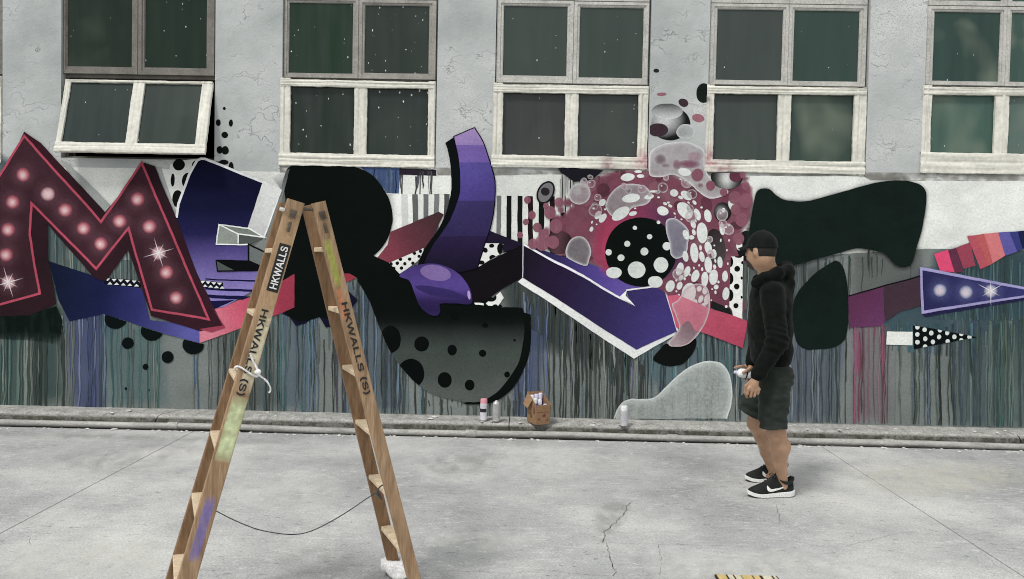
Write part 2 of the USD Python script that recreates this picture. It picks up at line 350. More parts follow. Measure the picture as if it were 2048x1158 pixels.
# opening: left, right, middle rail, bottom; panes as x0, x1, y0, y1 (upper left, upper right, lower left, lower right)
WIN = [
    dict(o=(-322, 5, 147, 318), p=[(-306, -170, -8, 132), (-150, -10, -6, 133), (-306, -175, 170, 298), (-150, -14, 172, 298)]),
    dict(o=(122, 430, 150, 318), p=[(137, 265, -6, 134), (291, 414, -4, 136), None, None]),
    dict(o=(564, 874, 158, 330), p=[(579, 706, 7, 147), (730, 858, 12, 147), (580, 708, 173, 307), (733, 856, 177, 312)]),
    dict(o=(990, 1300, 168, 333), p=[(1007, 1134, 13, 152), (1159, 1286, 16, 156), (1005, 1130, 186, 311), (1156, 1276, 188, 313)]),
    dict(o=(1417, 1737, 172, 343), p=[(1433, 1564, 20, 161), (1587, 1717, 22, 163), (1427, 1555, 188, 320), (1581, 1707, 189, 320)]),
    dict(o=(1850, 2170, 173, 345), p=[(1866, 1998, 25, 163), (2021, 2152, 27, 165), (1861, 1989, 190, 306), (2017, 2150, 192, 308)]),
]
TOPZ = 4.78
holes = []
for w in WIN:
    xl, xr, ym, yb = w['o']
    w['X'] = (X_(xl), X_(xr)); w['zm'] = Z_((xl+xr)/2, ym); w['zb'] = Z_((xl+xr)/2, yb)
    holes.append(sbox(w['X'][0], w['zb'], w['X'][1], TOPZ))
for k in (1, 2):                                   # the row goes on to both sides outside the picture
    for s in (-1, 1):
        c = -5.6-k*2.0 if s < 0 else 4.35+k*2.0
front = sbox(-14, -.1, 14, 8.2).difference(unary_union(holes))
wall = obj('rendered_wall', xz_extrude(front, WALL_Y, WALL_Y+.24), wall_mat, building)
dark = surf('unlit_interior', (.02, .021, .02), (.035, .036, .034), scale=2, rough=.95)
obj('interior_shell', cat([bx(-14, 14, WALL_Y+3.0, WALL_Y+3.1, -.1, 8.2), bx(-14, 14, WALL_Y+.245, WALL_Y+2.995, 7.9, 8.19), bx(-14, -13.8, WALL_Y+.245, WALL_Y+2.995, -.1, 7.89),
                          bx(13.8, 14, WALL_Y+.245, WALL_Y+2.995, -.1, 7.89), bx(-13.79, 13.79, WALL_Y+.245, WALL_Y+2.995, 1.2, 1.3)]), dark, building)

def metal_mat(name, c1, c2): return surf(name, c1, c2, scale=5, rough=.55, bump=.25, bscale=90, bdist=.002, fine=.2, fscale=60)
frame_mats = [metal_mat('dull_brown_metal', (.11, .10, .088), (.19, .175, .155)), metal_mat('dull_grey_metal', (.20, .19, .172), (.33, .315, .285)), metal_mat('pale_grey_metal', (.34, .335, .31), (.50, .49, .455))]
nt = {'c': ('attribute', {'attribute': 'Cd'}), 'g': ('geometry', {}),
      'n': ('noise_texture', {'scale': 30., 'detail': 5.}), 'v': ('map_range', {'from_min': .3, 'from_max': .7, 'to_min': .86, 'to_max': 1.12}),
      'm': ('vector_math', {'math_type': 'multiply'}), 'bp': ('bump', {'strength': .35, 'distance': .004}),
      'p': ('principled_bsdf', {'roughness': .6, 'specular_ior_level': .35})}
tape_mat = usdkit.material(stage, LK+'masking_paper', nt, [('g.position', 'n.vector'), ('n.fac', 'v.value'), ('c.color', 'm.vector1'), ('v.result', 'm.vector2'), ('m.vector', 'p.base_color'), ('n.fac', 'bp.height'), ('bp.normal', 'p.normal')], surface='p.BSDF')

def glass(name, dark_c, light_c, bright, specks, rough=.22, blotch=(.55, .75), seed=0., sscale=26.):
    """old obscured glass: dusty dark pane with interior light and reflections painted as pale blotches and spatters of white paint"""
    nd = {'g': ('geometry', {}), 'mp': ('mapping', {'location': (seed, 0., seed*.7), 'scale': (1., 1., 1.)}),
          'n': ('noise_texture', {'scale': 2.1, 'detail': 1.5, 'distortion': .4}), 'b': ('map_range', {'from_min': blotch[0], 'from_max': blotch[1], 'to_min': 0., 'to_max': bright, 'clamp': True}),
          'ms2': ('mapping', {'scale': (9., 1., .8)}), 'n2': ('noise_texture', {'scale': 1.1, 'detail': 5., 'roughness': .6}), 'r': ('rgb_ramp', {'ramp': [(.32, tuple(0.97*q for q in dark_c)), (.68, tuple(1.03*q for q in light_c))]}),
          'c1': ('mix_color', {'b': (.20, .23, .17)}),  # blurred interior light and reflections put into the base colour
          'ms': ('mapping', {'location': (seed*3, 0., seed), 'scale': (1.35, .02, .85)}),
          'w': ('noise_texture', {'scale': 22., 'detail': 2.}), 'wm': ('vector_math', {'math_type': 'multiply_add', 'vector2': (.02, .0, .03)}),
          'v': ('voronoi_texture', {'feature': 'f1', 'scale': sscale, 'randomness': 1.}),
          'sc': ('separate_color', {}), 'sz': ('map_range', {'from_min': 1-specks, 'from_max': 1., 'to_min': 0., 'to_max': .19, 'clamp': True}),
          'lt': ('math', {'math_type': 'less_than'}), 'c2': ('mix_color', {'b': (.55, .56, .53)}),
          'ro': ('map_range', {'from_min': 0., 'from_max': 1., 'to_min': rough, 'to_max': .6}),
          'p': ('principled_bsdf', {'specular_ior_level': .22})}
    return usdkit.material(stage, LK+name, nd, [
        ('g.position', 'mp.vector'), ('mp.vector', 'n.vector'), ('mp.vector', 'ms2.vector'), ('ms2.vector', 'n2.vector'), ('n2.fac', 'r.fac'), ('n.fac', 'b.value'), ('r.color', 'c1.a'), ('b.result', 'c1.fac'),
        ('g.position', 'ms.vector'), ('ms.vector', 'w.vector'), ('w.color', 'wm.vector1'), ('ms.vector', 'wm.vector3'), ('wm.vector', 'v.vector'), ('v.color', 'sc.color'), ('sc.r', 'sz.value'), ('v.distance', 'lt.value1'), ('sz.result', 'lt.value2'),
        ('c1.result', 'c2.a'), ('lt.value', 'c2.fac'), ('c2.result', 'p.base_color'), ('lt.value', 'ro.value'), ('ro.result', 'p.roughness')], surface='p.BSDF')
G = [[glass('pane_a', (.006, .014, .008), (.01, .02, .012), .10, .06, seed=.3), glass('pane_b', (.006, .016, .010), (.01, .022, .013), .06, .20, seed=1.1), glass('pane_c', (.016, .026, .024), (.024, .036, .032), .05, .05, seed=2.2), glass('pane_d', (.022, .032, .028), (.03, .042, .036), .05, .06, seed=3.2)],
     [glass('pane_e', (.008, .026, .012), (.02, .035, .025), .05, .28, seed=4.1, sscale=24), glass('pane_f', (.018, .028, .022), (.026, .034, .029), .05, .62, seed=5.4, sscale=24), glass('pane_g', (.010, .020, .013), (.026, .032, .029), .05, .45, seed=6.1, sscale=22), glass('pane_h', (.018, .028, .024), (.026, .034, .030), .05, .50, seed=7.3, sscale=20)],
     [glass('pane_i', (.038, .052, .044), (.044, .056, .050), .05, .10, seed=8.3), glass('pane_j', (.034, .05, .042), (.042, .055, .048), .12, .08, seed=9.2), glass('pane_k', (.034, .036, .036), (.042, .046, .044), .04, .10, seed=10.4), glass('pane_l', (.036, .044, .042), (.042, .05, .046), .04, .08, seed=11.1)],
     [glass('pane_m', (.038, .05, .046), (.044, .055, .05), .04, .06, seed=12.5), glass('pane_n', (.022, .046, .036), (.03, .05, .042), .04, .05, seed=13.7), glass('pane_o', (.038, .05, .046), (.044, .056, .05), .04, .06, seed=14.3), glass('pane_p', (.028, .048, .04), (.034, .055, .045), .4, .04, seed=15.4)],
     [glass('pane_q', (.02, .042, .035), (.027, .055, .046), .5, .03, seed=16.6, blotch=(.52, .72)), glass('pane_r', (.027, .055, .045), (.042, .08, .066), .8, .03, seed=17.2, blotch=(.42, .62)), glass('pane_s', (.04, .082, .066), (.055, .105, .086), .35, .05, seed=18.9), glass('pane_t', (.07, .11, .095), (.09, .13, .115), .3, .03, seed=19.2)]]
G = [G[0]]+G

def tape_color(V):
    base = lin((205, 203, 192)); c = np.tile(base, (len(V), 1))
    c *= (0.74+.5*meshkit.fbm(V*np.array([5, 5, 5]), 4, 5))[:, None]
    for px, py, r, col in ((1292, 322, .10, (150, 70, 90)), (1216, 328, .06, (120, 70, 85)), (1418, 315, .09, (165, 90, 110)), (1412, 200, .04, (40, 45, 42)), (1450, 345, .10, (120, 60, 78)), (760, 330, .1, (190, 188, 176))):
        p = at_y(px, py); d = np.hypot(V[:, 0]-p[0], V[:, 2]-p[2]); k = np.exp(-(d/r)**2)*np.clip(meshkit.fbm(V*25, 3, 9)*2.2-.5, 0, 1)
        c = c*(1-k[:, None])+lin(col)*k[:, None]
    return c
def tape_bar(a, b, w0, w1, y0, seed, thick=.02, amp=1., frame=None):
    """crumpled strip from a to b (x,z); w0/w1 to the left/right of the line; front at y0"""
    a, b = np.array(a, float), np.array(b, float); L = np.linalg.norm(b-a); t = (b-a)/L; s = np.array([t[1], -t[0]])
    nl = max(8, int(L/.012)); nw = 17
    l = np.linspace(0, L, nl); V = []
    for j in range(nw+4):
        q = np.clip((j-2)/(nw-1), 0, 1); w = -w0+(w0+w1)*q
        P = np.c_[a[0]+t[0]*l, np.zeros(nl), a[1]+t[1]*l]
        e = (meshkit.fbm(np.c_[l*9, np.full(nl, q*2), np.full(nl, seed)], 4, seed)-.5)
        e2 = (meshkit.noise(np.c_[l*40, np.full(nl, q*3), np.full(nl, seed)], seed+3)-.5)
        ww = w + amp*(e*.007+e2*.003)*(1. if q in (0, 1) else .4)
        crease = meshkit.fbm(np.c_[l*3.5+q*1.3, np.full(nl, q*9.+seed), np.full(nl, .5)], 4, seed+1)-.5
        ridge = np.abs(meshkit.noise(np.c_[l*2.2, np.full(nl, q*6.)+np.sin(l*5)*.6, np.full(nl, seed+.3)], seed+7)-.5)
        dy = y0 - amp*(crease*.007 + (.5-ridge)*.007 + .011*(meshkit.noise(np.c_[l*1.6, np.full(nl, q*5.5+.6*math.sin(seed))+.25*np.sin(l*6+seed), np.full(nl, seed)], seed+5)-.5) + .005*(meshkit.noise(np.c_[l*4, np.full(nl, q*11.), np.full(nl, seed)], seed+6)-.5)) - .004*math.sin(math.pi*q)
        dy = dy + amp*.008*math.exp(-((q-.42-.03*math.sin(seed))/.055)**2)
        if j in (0, nw+3): dy = np.full(nl, y0+thick)
        elif j in (1, nw+2): dy = dy+.004
        P[:, 0] += s[0]*ww; P[:, 2] += s[1]*ww; P[:, 1] = dy; V.append(P)
    V = np.vstack(V); f = []; nj = nw+4
    for j in range(nj-1):
        for k in range(nl-1):
            A = j*nl+k; f += [[A, A+1, A+nl], [A+1, A+nl+1, A+nl]]
    m = trimesh.Trimesh(V, f, process=False)
    if m.face_normals[:, 1].mean() > 0: m.invert()
    return m

def sash(win, name, outer, inner, y, mat, gmat, parent, pane_in=.016):
    """outer, inner: x0, x1, z0, z1"""
    O, I = sbox(outer[0], outer[2], outer[1], outer[3]), sbox(inner[0], inner[2], inner[1], inner[3])
    mid = sbox((outer[0]*.45+inner[0]*.55), (outer[2]*.45+inner[2]*.55), (outer[1]*.45+inner[1]*.55), (outer[3]*.45+inner[3]*.55))
    q2 = sbox(inner[0]-.006, inner[2]-.006, inner[1]+.006, inner[3]+.006)
    m = cat([xz_extrude(O.difference(mid), y, y+.045), xz_extrude(mid.difference(q2), y+.009, y+.045), xz_extrude(q2.difference(I), y+.015, y+.045)])
    s_ = obj('sash', m, mat, parent)
    obj('pane', bx(inner[0]-.004, inner[1]+.004, y+.022, y+.028, inner[2]-.004, inner[3]+.004), gmat, parent)
    return s_
DY = .028
ghinge = surf('old_steel', (.10, .095, .09), (.2, .19, .18), scale=10, rough=.5, metal=.4)
for i, w in enumerate(WIN):
    (x0, x1), zm, zb = w['X'], w['zm'], w['zb']
    fm = frame_mats[[0, 0, 1, 2, 2, 2][i]]; y0 = WALL_Y+DY
    xc = (x0+x1)/2
    nm = ['window at the far left cut by the picture edge', 'window with its lower light tilted open', 'window spattered with white paint', 'window left of the bubble artwork', 'window right of the bubble artwork', 'window at the right edge with greenish panes'][i]
    fr = obj('window', cat([ring(x0+.004, x1-.004, zb+.004, TOPZ-.004, .022, y0+.05, y0+.13), bx(x0+.027, x1-.027, y0+.05, y0+.12, zm-.016, zm+.016), bx(xc-.012, xc+.012, y0+.052, y0+.118, zm+.0165, TOPZ-.027)]), fm, building, label=nm)
    zs = [None, None]
    for k in (0, 1):
        a, b, c, d = w['p'][k]
        yp = WALL_Y+DY+.02
        I = (X_(a, 80, yp), X_(b, 80, yp), Z_((a+b)/2, d, yp), Z_((a+b)/2, max(c, -40), yp))
        ox0 = x0+.008 if k == 0 else (X_(w['p'][0][1], 80, yp)+I[0])/2+.002
        ox1 = x1-.020 if k == 1 else (I[1]+X_(w['p'][1][0], 80, yp))/2-.002
        O = (ox0, ox1, zm+.012, I[3]+.048)
        tilt = 0
        sash(w, 'sash', O, I, y0-.006+(.004 if k else 0), fm, G[i][k], fr)
        zt = O[3]
        # next row up, mostly above the picture
        I2 = (I[0], I[1], zt+.056, TOPZ-.07); O2 = (ox0, ox1, zt+.008, TOPZ-.03)
        sash(w, 'sash', O2, I2, y0-.004+(.003 if k else 0), fm, G[i][k], fr)
    if w['p'][2] is None: continue
    yt = WALL_Y-.004
    R = []
    for k in (2, 3):
        a, b, c, d = w['p'][k]; yp = WALL_Y+.0
        R.append((X_(a, 250, yp), X_(b, 250, yp), Z_((a+b)/2, d, yp), Z_((a+b)/2, c, yp)))
    (la, lb, lc, ld), (ra, rb, rc, rd) = R
    zt = zm-.02
    obj('fixed_light', cat([xz_extrude(sbox(x0+.006, zb+.006, x1-.006, zt).difference(unary_union([sbox(la-.01, lc-.01, lb+.01, ld+.01), sbox(ra-.01, rc-.01, rb+.01, rd+.01)])), WALL_Y+.022, WALL_Y+.07)]), fm, fr)
    for k, r_ in ((2, R[0]), (3, R[1])):
        obj('pane', bx(r_[0]-.02, r_[1]+.02, WALL_Y+.030, WALL_Y+.036, r_[2]-.02, r_[3]+.02), G[i][k], fr)
    bars = [((x0-.012, zb-.02), (x0-.012, zt+.02), 0, la-x0+.012), ((rb, zb-.025), (rb, zt+.01), 0, x1-rb-.012), ((lb, lc-.02), (lb, zt), 0, ra-lb),
            ((x0-.01, ld), (x1-.02, rd), max(zt-ld, .05)+.006, 0), ((x0-.02, zb-.016), (x1-.01, zb-.016), lc-zb+.016, 0)]
    for q, (A, B, u_, v_) in enumerate(bars):
        m = tape_bar(A, B, u_, v_, yt+(0, .001, .003, -.004, -.006)[q], 11*i+q, thick=.026)
        obj('masking_tape', m, tape_mat, fr, smooth=True, cd=tape_color(m.vertices))

# the tilted lower light of the second window
w = WIN[1]; ang = math.radians(14.5)
hz = Z_(280, 157); p0 = np.array([0, WALL_Y-.004, hz]); sdir = np.array([0, -math.sin(ang), -math.cos(ang)]); ndir = np.array([0, -math.cos(ang), math.sin(ang)])
def on_sash(px, py):
    d = ray(px, py); t = ((p0-EYE)@ndir)/(d@ndir); p = EYE+d*t; return float(p[0]), float((p-p0)@sdir)
def to_sash(m):
    """x, y(front negative), z(=-s) of a flat build -> tilted"""
    v = m.vertices; P = p0 + np.outer(v[:, 0], [1, 0, 0]) + np.outer(-v[:, 2], sdir) + np.outer(-v[:, 1], ndir)
    m2 = trimesh.Trimesh(P, m.faces, process=False); return m2
TL, TR, BL, BR = on_sash(132, 160), on_sash(427, 163), on_sash(109, 303), on_sash(408, 308)
pl = [on_sash(*q) for q in ((139, 165), (266, 165), (253, 286), (125, 285))]; prr = [on_sash(*q) for q in ((291, 167), (406, 168), (389, 289), (273, 288))]
av = lambda P: ((P[0][0]+P[3][0])/2, (P[1][0]+P[2][0])/2, -(P[2][1]+P[3][1])/2, -(P[0][1]+P[1][1])/2)
A, B = av(pl), av(prr); sx0, sx1, sz0, sz1 = (TL[0]+BL[0])/2, (TR[0]+BR[0])/2, -(BL[1]+BR[1])/2, -(TL[1]+TR[1])/2
tilt_frame = to_sash(cat([xz_extrude(sbox(sx0+.012, sz0+.012, sx1-.012, sz1-.004).difference(unary_union([sbox(A[0]-.01, A[2]-.01, A[1]+.01, A[3]+.01), sbox(B[0]-.01, B[2]-.01, B[1]+.01, B[3]+.01)])), .002, .04)]))
ts = obj('tilted_sash', tilt_frame, frame_mats[1], building, label='lower window light tilted outward, its frame wrapped in pale masking paper')
for k, r_ in ((2, A), (3, B)):
    obj('pane', to_sash(bx(r_[0]-.018, r_[1]+.018, .012, .018, r_[2]-.018, r_[3]+.018)), G[1][k], ts)
for q, (a, b, u_, v_) in enumerate([((sx0, sz0-.004), (sx0, sz1), 0, A[0]-sx0), ((B[1], sz0), (B[1], sz1), 0, sx1-B[1]), ((A[1], sz0+.01), (A[1], sz1), 0, B[0]-A[1]),
                                   ((sx0, A[3]), (sx1, B[3]), sz1-A[3], 0), ((sx0-.004, sz0), (sx1+.004, sz0), A[2]-sz0, 0)]):
    m = tape_bar(a, b, u_, v_, -.003-.001*q, 70+q, thick=.03, amp=.75); m = to_sash(m)
    obj('masking_tape', m, tape_mat, ts, smooth=True, cd=tape_color(m.vertices))
arm = lambda x: tube([(x, WALL_Y+.02, hz-.36), (x, WALL_Y-.09, hz-.40)], .006, 8)
obj('stay_arm', cat([arm(w['X'][1]-.06)]), ghinge, ts)

# ------------------------------------------------------------------ the mural: layers of paint on the wall, measured in photo pixels
MURAL = []                                         # (polygon in pixels, level)
def smooth_closed(P, k=10):
    P = np.asarray(P, float); n_ = len(P); out = []
    for i in range(n_):
        a, b, c, d = P[i-1], P[i], P[(i+1) % n_], P[(i+2) % n_]
        for t in np.linspace(0, 1, k, endpoint=False):
            out.append(.5*((2*b)+(c-a)*t+(2*a-5*b+4*c-d)*t*t+(3*b-a-3*c+d)*t**3))
    return np.array(out)
def smooth_open(P, k=10):
    P = np.asarray(P, float); Q = np.vstack([2*P[0]-P[1], P, 2*P[-1]-P[-2]]); out = []
    for i in range(1, len(Q)-2):
        a, b, c, d = Q[i-1], Q[i], Q[i+1], Q[i+2]
        for t in np.linspace(0, 1, k, endpoint=False):
            out.append(.5*((2*b)+(c-a)*t+(2*a-5*b+4*c-d)*t*t+(3*b-a-3*c+d)*t**3))
    out.append(P[-1]); return np.array(out)
def ell(cx, cy, rx, ry, deg=0, k=40):
    t = np.linspace(0, 2*np.pi, k, endpoint=False); a = math.radians(deg)
    return np.c_[cx+rx*np.cos(t)*math.cos(a)-ry*np.sin(t)*math.sin(a), cy+rx*np.cos(t)*math.sin(a)+ry*np.sin(t)*math.cos(a)]
def crop(s, ox, oy):
    return lambda *pts: [(ox+x/s, oy+y/s) for x, y in pts]
c5 = crop(2.895, 0, 250); c6 = crop(2.895, 320, 280); c7 = crop(2.8956, 700, 250); c8 = crop(2.894, 1000, 280); c8b = crop(5.033, 1180, 330)
c3 = crop(3.2405, 480, 560); c4 = crop(3.86, 1000, 600); cr = crop(2.895, 1400, 340); cz = crop(3.992, 1270, 130); ca_ = crop(4.825, 1000, 500); cbub = crop(4.454, 1260, 500)
def grad(axis_a, axis_b, stops):
    a, b = np.array(axis_a, float), np.array(axis_b, float); d = b-a
    ts = [s for s, _ in stops]; cs = np.array([lin(c) for _, c in stops])
    def f(u, v):
        t = ((u-a[0])*d[0]+(v-a[1])*d[1])/(d@d)
        return np.stack([np.interp(t, ts, cs[:, k]) for k in range(3)], 1)
    return f
def as_poly(P):
    g = P if hasattr(P, 'geom_type') else Polygon(np.asarray(P))
    return g if g.is_valid else g.buffer(0)
def triangulate(g, res):
    parts = [q for q in getattr(g, 'geoms', [g]) if q.geom_type == 'Polygon' and q.area > .05]
    Vs, Fs, o = [], [], 0
    for q in parts:
        if res is None:
            v, f = trimesh.creation.triangulate_polygon(q.segmentize(9), engine='earcut')
        else:
            s = q.segmentize(res); P = [np.array(r.coords)[:-1] for r in [s.exterior, *s.interiors]]
            x0, y0, x1, y1 = q.bounds
            gx, gy = np.meshgrid(np.arange(x0+res/2, x1, res), np.arange(y0+res/2, y1, res)); gy = gy + (np.arange(gx.shape[1]) % 2)*res*.37
            I = np.c_[gx.ravel(), gy.ravel()]
            inner = q.buffer(-res*.35)
            if not inner.is_empty: P.append(I[shapely.contains_xy(inner, I[:, 0], I[:, 1])])
            v = np.vstack(P); v = np.unique(np.round(v, 5), axis=0)
            f = Delaunay(v).simplices; c = v[f].mean(1); f = f[shapely.contains_xy(q, c[:, 0], c[:, 1])]
        Vs.append(np.asarray(v)); Fs.append(np.asarray(f)+o); o += len(v)
    return (np.vstack(Vs), np.vstack(Fs)) if Vs else (None, None)
def to_wall(uv, off):
    q = np.c_[uv, np.zeros(len(uv))]
    uv = uv + np.c_[meshkit.noise(q/11., 3)-.5, meshkit.noise(q/11., 4)-.5]*.9 + np.c_[meshkit.noise(q/55., 5)-.5, meshkit.noise(q/55., 6)-.5]*1.6
    P = at_y(uv[:, 0], uv[:, 1], WALL_Y); P[:, 1] = WALL_Y-off; return P
mural = None
def art(name, P, color, alpha=None, res=None, label=None, level=None, kind=None):
    """one painted shape; color: sRGB or f(u, v) -> linear; alpha: None, number or f(u, v)"""
    global mural
    g = as_poly(P)
    if g.is_empty: return None
    if level is None:
        b = g.bounds; level = 0
        for q, lv in MURAL:
            if lv < level: continue
            c = q.bounds
            if c[0] > b[2] or c[2] < b[0] or c[1] > b[3] or c[3] < b[1]: continue
            if q.intersects(g): level = lv+1
    MURAL.append((g, level))
    if res is None and (callable(color) or callable(alpha)): res = max(4., math.sqrt(g.area)/14)
    v, f = triangulate(g, res)
    if v is None: return None
    used = np.unique(f); remap = np.zeros(len(v), int); remap[used] = np.arange(len(used)); v, f = v[used], remap[f]
    V = to_wall(v, .0012+.0006*level)
    m = trimesh.Trimesh(V, f, process=False)
    if m.face_normals[:, 1].mean() > 0: m.invert()
    fl = m.face_normals[:, 1] > 0; m.faces[fl] = m.faces[fl][:, ::-1]
    cd = color(v[:, 0], v[:, 1]) if callable(color) else np.tile(lin(color), (len(v), 1))
    cd = cd*.80+(cd@np.array([.25, .65, .10]))[:, None]*.20*np.array([.97, 1.02, 1.0]); cd = np.clip(cd, 0, .82)
    if alpha is None: o = obj(name, m, paint, mural if mural is not None else building, cd=cd, label=label, kind=kind)
    else:
        a = alpha(v[:, 0], v[:, 1]) if callable(alpha) else np.full(len(v), float(alpha))
        o = obj(name, m, paint_soft, mural if mural is not None else building, cd=cd, ca=np.clip(a, 0, 1), label=label, kind=kind)
    if mural is None: mural = o
    return o
def line(name, pts, w, color, label=None, cap='flat', **k):
    return art(name, LineString(pts).buffer(w/2, cap_style=cap, join_style='mitre'), color, label=label, **k)
def rim_alpha(g, lo, hi, width):
    """alpha that rises towards the rim of a bubble"""
    g = as_poly(g); e = g.exterior
    def f(u, v):
        d = shapely.distance(e, shapely.points(u, v)); return lo+(hi-lo)*np.exp(-(d/width)**1.3)
    return f
def fbm2(u, v, s, seed=0): return meshkit.fbm(np.c_[u*s, v*s, np.full(len(u), seed+.5)], 4, seed)

# bare ground coat: grey below, white band above
lowg = lambda u, v: np.clip(lin((112, 119, 116))*(.85+.35*fbm2(u, v*.4, .02, 3))[:, None], 0, 1)
art('mural', [(-160, 470), (2260, 480), (2260, 880), (-160, 812)], lowg, res=26, label='graffiti mural of letters, ribbons and bubbles over dripping grey paint')
white = lambda u, v: lin((214, 215, 209))*(.80+.36*fbm2(u, v, .03, 5))[:, None]
top = [(128, 334), (300, 337), (560, 344), (566, 336), (872, 338), (874, 350), (988, 352), (1100, 347), (1300, 350), (1500, 352), (1726, 352), (1740, 360), (1850, 356), (2260, 362)]
art('white_ground_coat', top+[(2260, 505), (1850, 497), (1500, 520), (780, 520), (560, 520), (130, 520)], white, res=18)
art('grime_band', [(560, 332), (1850, 345), (2260, 350), (2260, 363), (1740, 361), (1726, 353), (1100, 349), (874, 351), (872, 339), (560, 346)], (128, 124, 116),
    alpha=lambda u, v: np.clip(fbm2(u, v*2, .045, 12)*2.4-.75, 0, .8), res=7)
# soft washes of colour sprayed on the grey
def wash(pts, col, a, seed, soft=16, res=9, s=.03):
    g = as_poly(smooth_closed(pts) if len(pts) > 4 else pts).intersection(sbox(-150, 300, 2200, 1000)); e = g.boundary
    al = lambda u, v: .72*a*np.clip(shapely.distance(e, shapely.points(u, v))/soft, 0, 1)*np.clip(.45+fbm2(u*2.2, v*.35, s, seed)*1.1, 0, 1)
    art('paint_wash', g, tuple(.75*np.array(col)+.25*np.array((84, 90, 87))), alpha=al, res=res)
wash([(-80, 300), (20, 312), (60, 330), (140, 470), (150, 560), (60, 640), (-80, 640)], (24, 52, 62), 1., 1)
wash([(-80, 610), (130, 600), (135, 720), (120, 812), (-80, 806)], (22, 50, 46), .85, 2, 25)
wash([(130, 600), (250, 610), (220, 700), (215, 818), (140, 816)], (52, 62, 112), .85, 3, 22)
wash([(190, 620), (330, 640), (345, 818), (210, 816)], (58, 98, 100), .6, 4, 22)
wash([(415, 640), (560, 600), (575, 825), (425, 822)], (60, 70, 70), .6, 5, 20)
wash([(545, 600), (640, 620), (620, 826), (560, 824)], (70, 92, 108), .7, 6, 18)
wash([(680, 545), (770, 600), (830, 828), (700, 828)], (66, 82, 98), .75, 7, 18)
wash([(990, 545), (1060, 540), (1260, 690), (1255, 745), (1040, 690), (1000, 610)], (38, 45, 42), .95, 8, 22)
wash([(1040, 620), (1095, 630), (1080, 835), (1030, 835), (1020, 760)], (62, 74, 116), .85, 9, 16)
wash([(1290, 660), (1400, 640), (1500, 660), (1500, 760), (1420, 800), (1280, 760)], (62, 92, 104), .7, 10, 22)
wash([(1575, 640), (1700, 680), (1680, 848), (1575, 845)], (62, 74, 96), .7, 11, 18)
wash([(1690, 600), (1790, 620), (1790, 850), (1700, 850)], (118, 96, 108), .6, 12, 20)
wash([(1770, 560), (2120, 500), (2150, 700), (1990, 690), (1780, 680)], (36, 68, 82), 1., 13, 22)
wash([(1860, 500), (2120, 440), (2150, 640), (1850, 640)], (34, 62, 72), .95, 14, 20)
wash([(1890, 660), (2130, 640), (2150, 870), (1900, 860)], (46, 72, 74), .75, 15, 25)
wash([(1700, 500), (1850, 490), (1850, 560), (1700, 600)], (88, 90, 88), .8, 16, 14)
wash([(540, 470), (570, 470), (575, 600), (530, 580)], (80, 86, 82), .7, 17, 10)
wash([(96, 420), (280, 450), (290, 590), (96, 560)], (86, 102, 100), .8, 18, 14)
wash([(1475, 510), (1520, 500), (1600, 520), (1650, 540), (1540, 700), (1480, 700)], (74, 82, 80), .9, 19, 16)

# runs of paint down the wall
DR = np.random.default_rng(11)
def drips(zones, level, label=None):
    Vs, Fs, Cs, o, idx = [], [], [], 0, 0
    for (x0, x1, ya, yb, cols, dens, wr, full) in zones:
        dens, wr = dens*.66, (wr[0]*.6, wr[1]*.72); nn = int((x1-x0)*dens); xs = np.sort(DR.uniform(x0, x1, nn))
        for x in xs:
            yt = ya(x) if callable(ya) else ya; yt = yt+DR.normal(0, 9)
            ye = yb(x) if callable(yb) else yb
            L = (ye-yt)*(1. if DR.random() < full else DR.uniform(.12, .95)**1.15); ye2 = yt+L
            if L < 10: continue
            k = max(4, int(L/14)); y = np.linspace(yt, ye2, k)
            w = DR.uniform(*wr); cl = (lin(cols[DR.integers(len(cols))])*.62+lin((82, 90, 86))*.38)*DR.uniform(.7, 1.3)
            wob = np.cumsum(DR.normal(0, .95, k)); wob -= np.linspace(0, wob[-1], k)*.75
            ww = w*(1+.25*np.sin(y*.07+x))*np.interp(np.linspace(0, 1, k), [0, .05, .85, 1], [1.2, 1, .85, .8 if ye2 > ye-2 else .35])
            if ye2 < ye-4: ww[-2:] *= (1.35, .6)
            c = x+wob; P = np.empty((2*k, 2)); P[0::2] = np.c_[c-ww/2, y]; P[1::2] = np.c_[c+ww/2, y]
            V = to_wall(P, .0012+.0006*level+.00014*(idx % 13)); idx += 1
            f = []
            for q in range(k-1): f += [[2*q, 2*q+1, 2*q+2], [2*q+1, 2*q+3, 2*q+2]]
            Vs.append(V); Fs.append(np.array(f)+o); o += len(V); Cs.append(np.tile(cl, (len(V), 1)))
    m = trimesh.Trimesh(np.vstack(Vs), np.vstack(Fs), process=False)
    if m.face_normals[:, 1].mean() > 0: m.invert()
    obj('paint_drips', m, paint, mural, cd=np.vstack(Cs), kind='stuff', label=label)
base = lambda x: 811+.0205*x
LG, DG, BK, TE, NV, BL, MA = (112, 118, 113), (46, 58, 54), (20, 24, 23), (52, 92, 96), (34, 42, 66), (60, 70, 122), (126, 44, 84)
diag = lambda x: 560+(x-1040)*.70
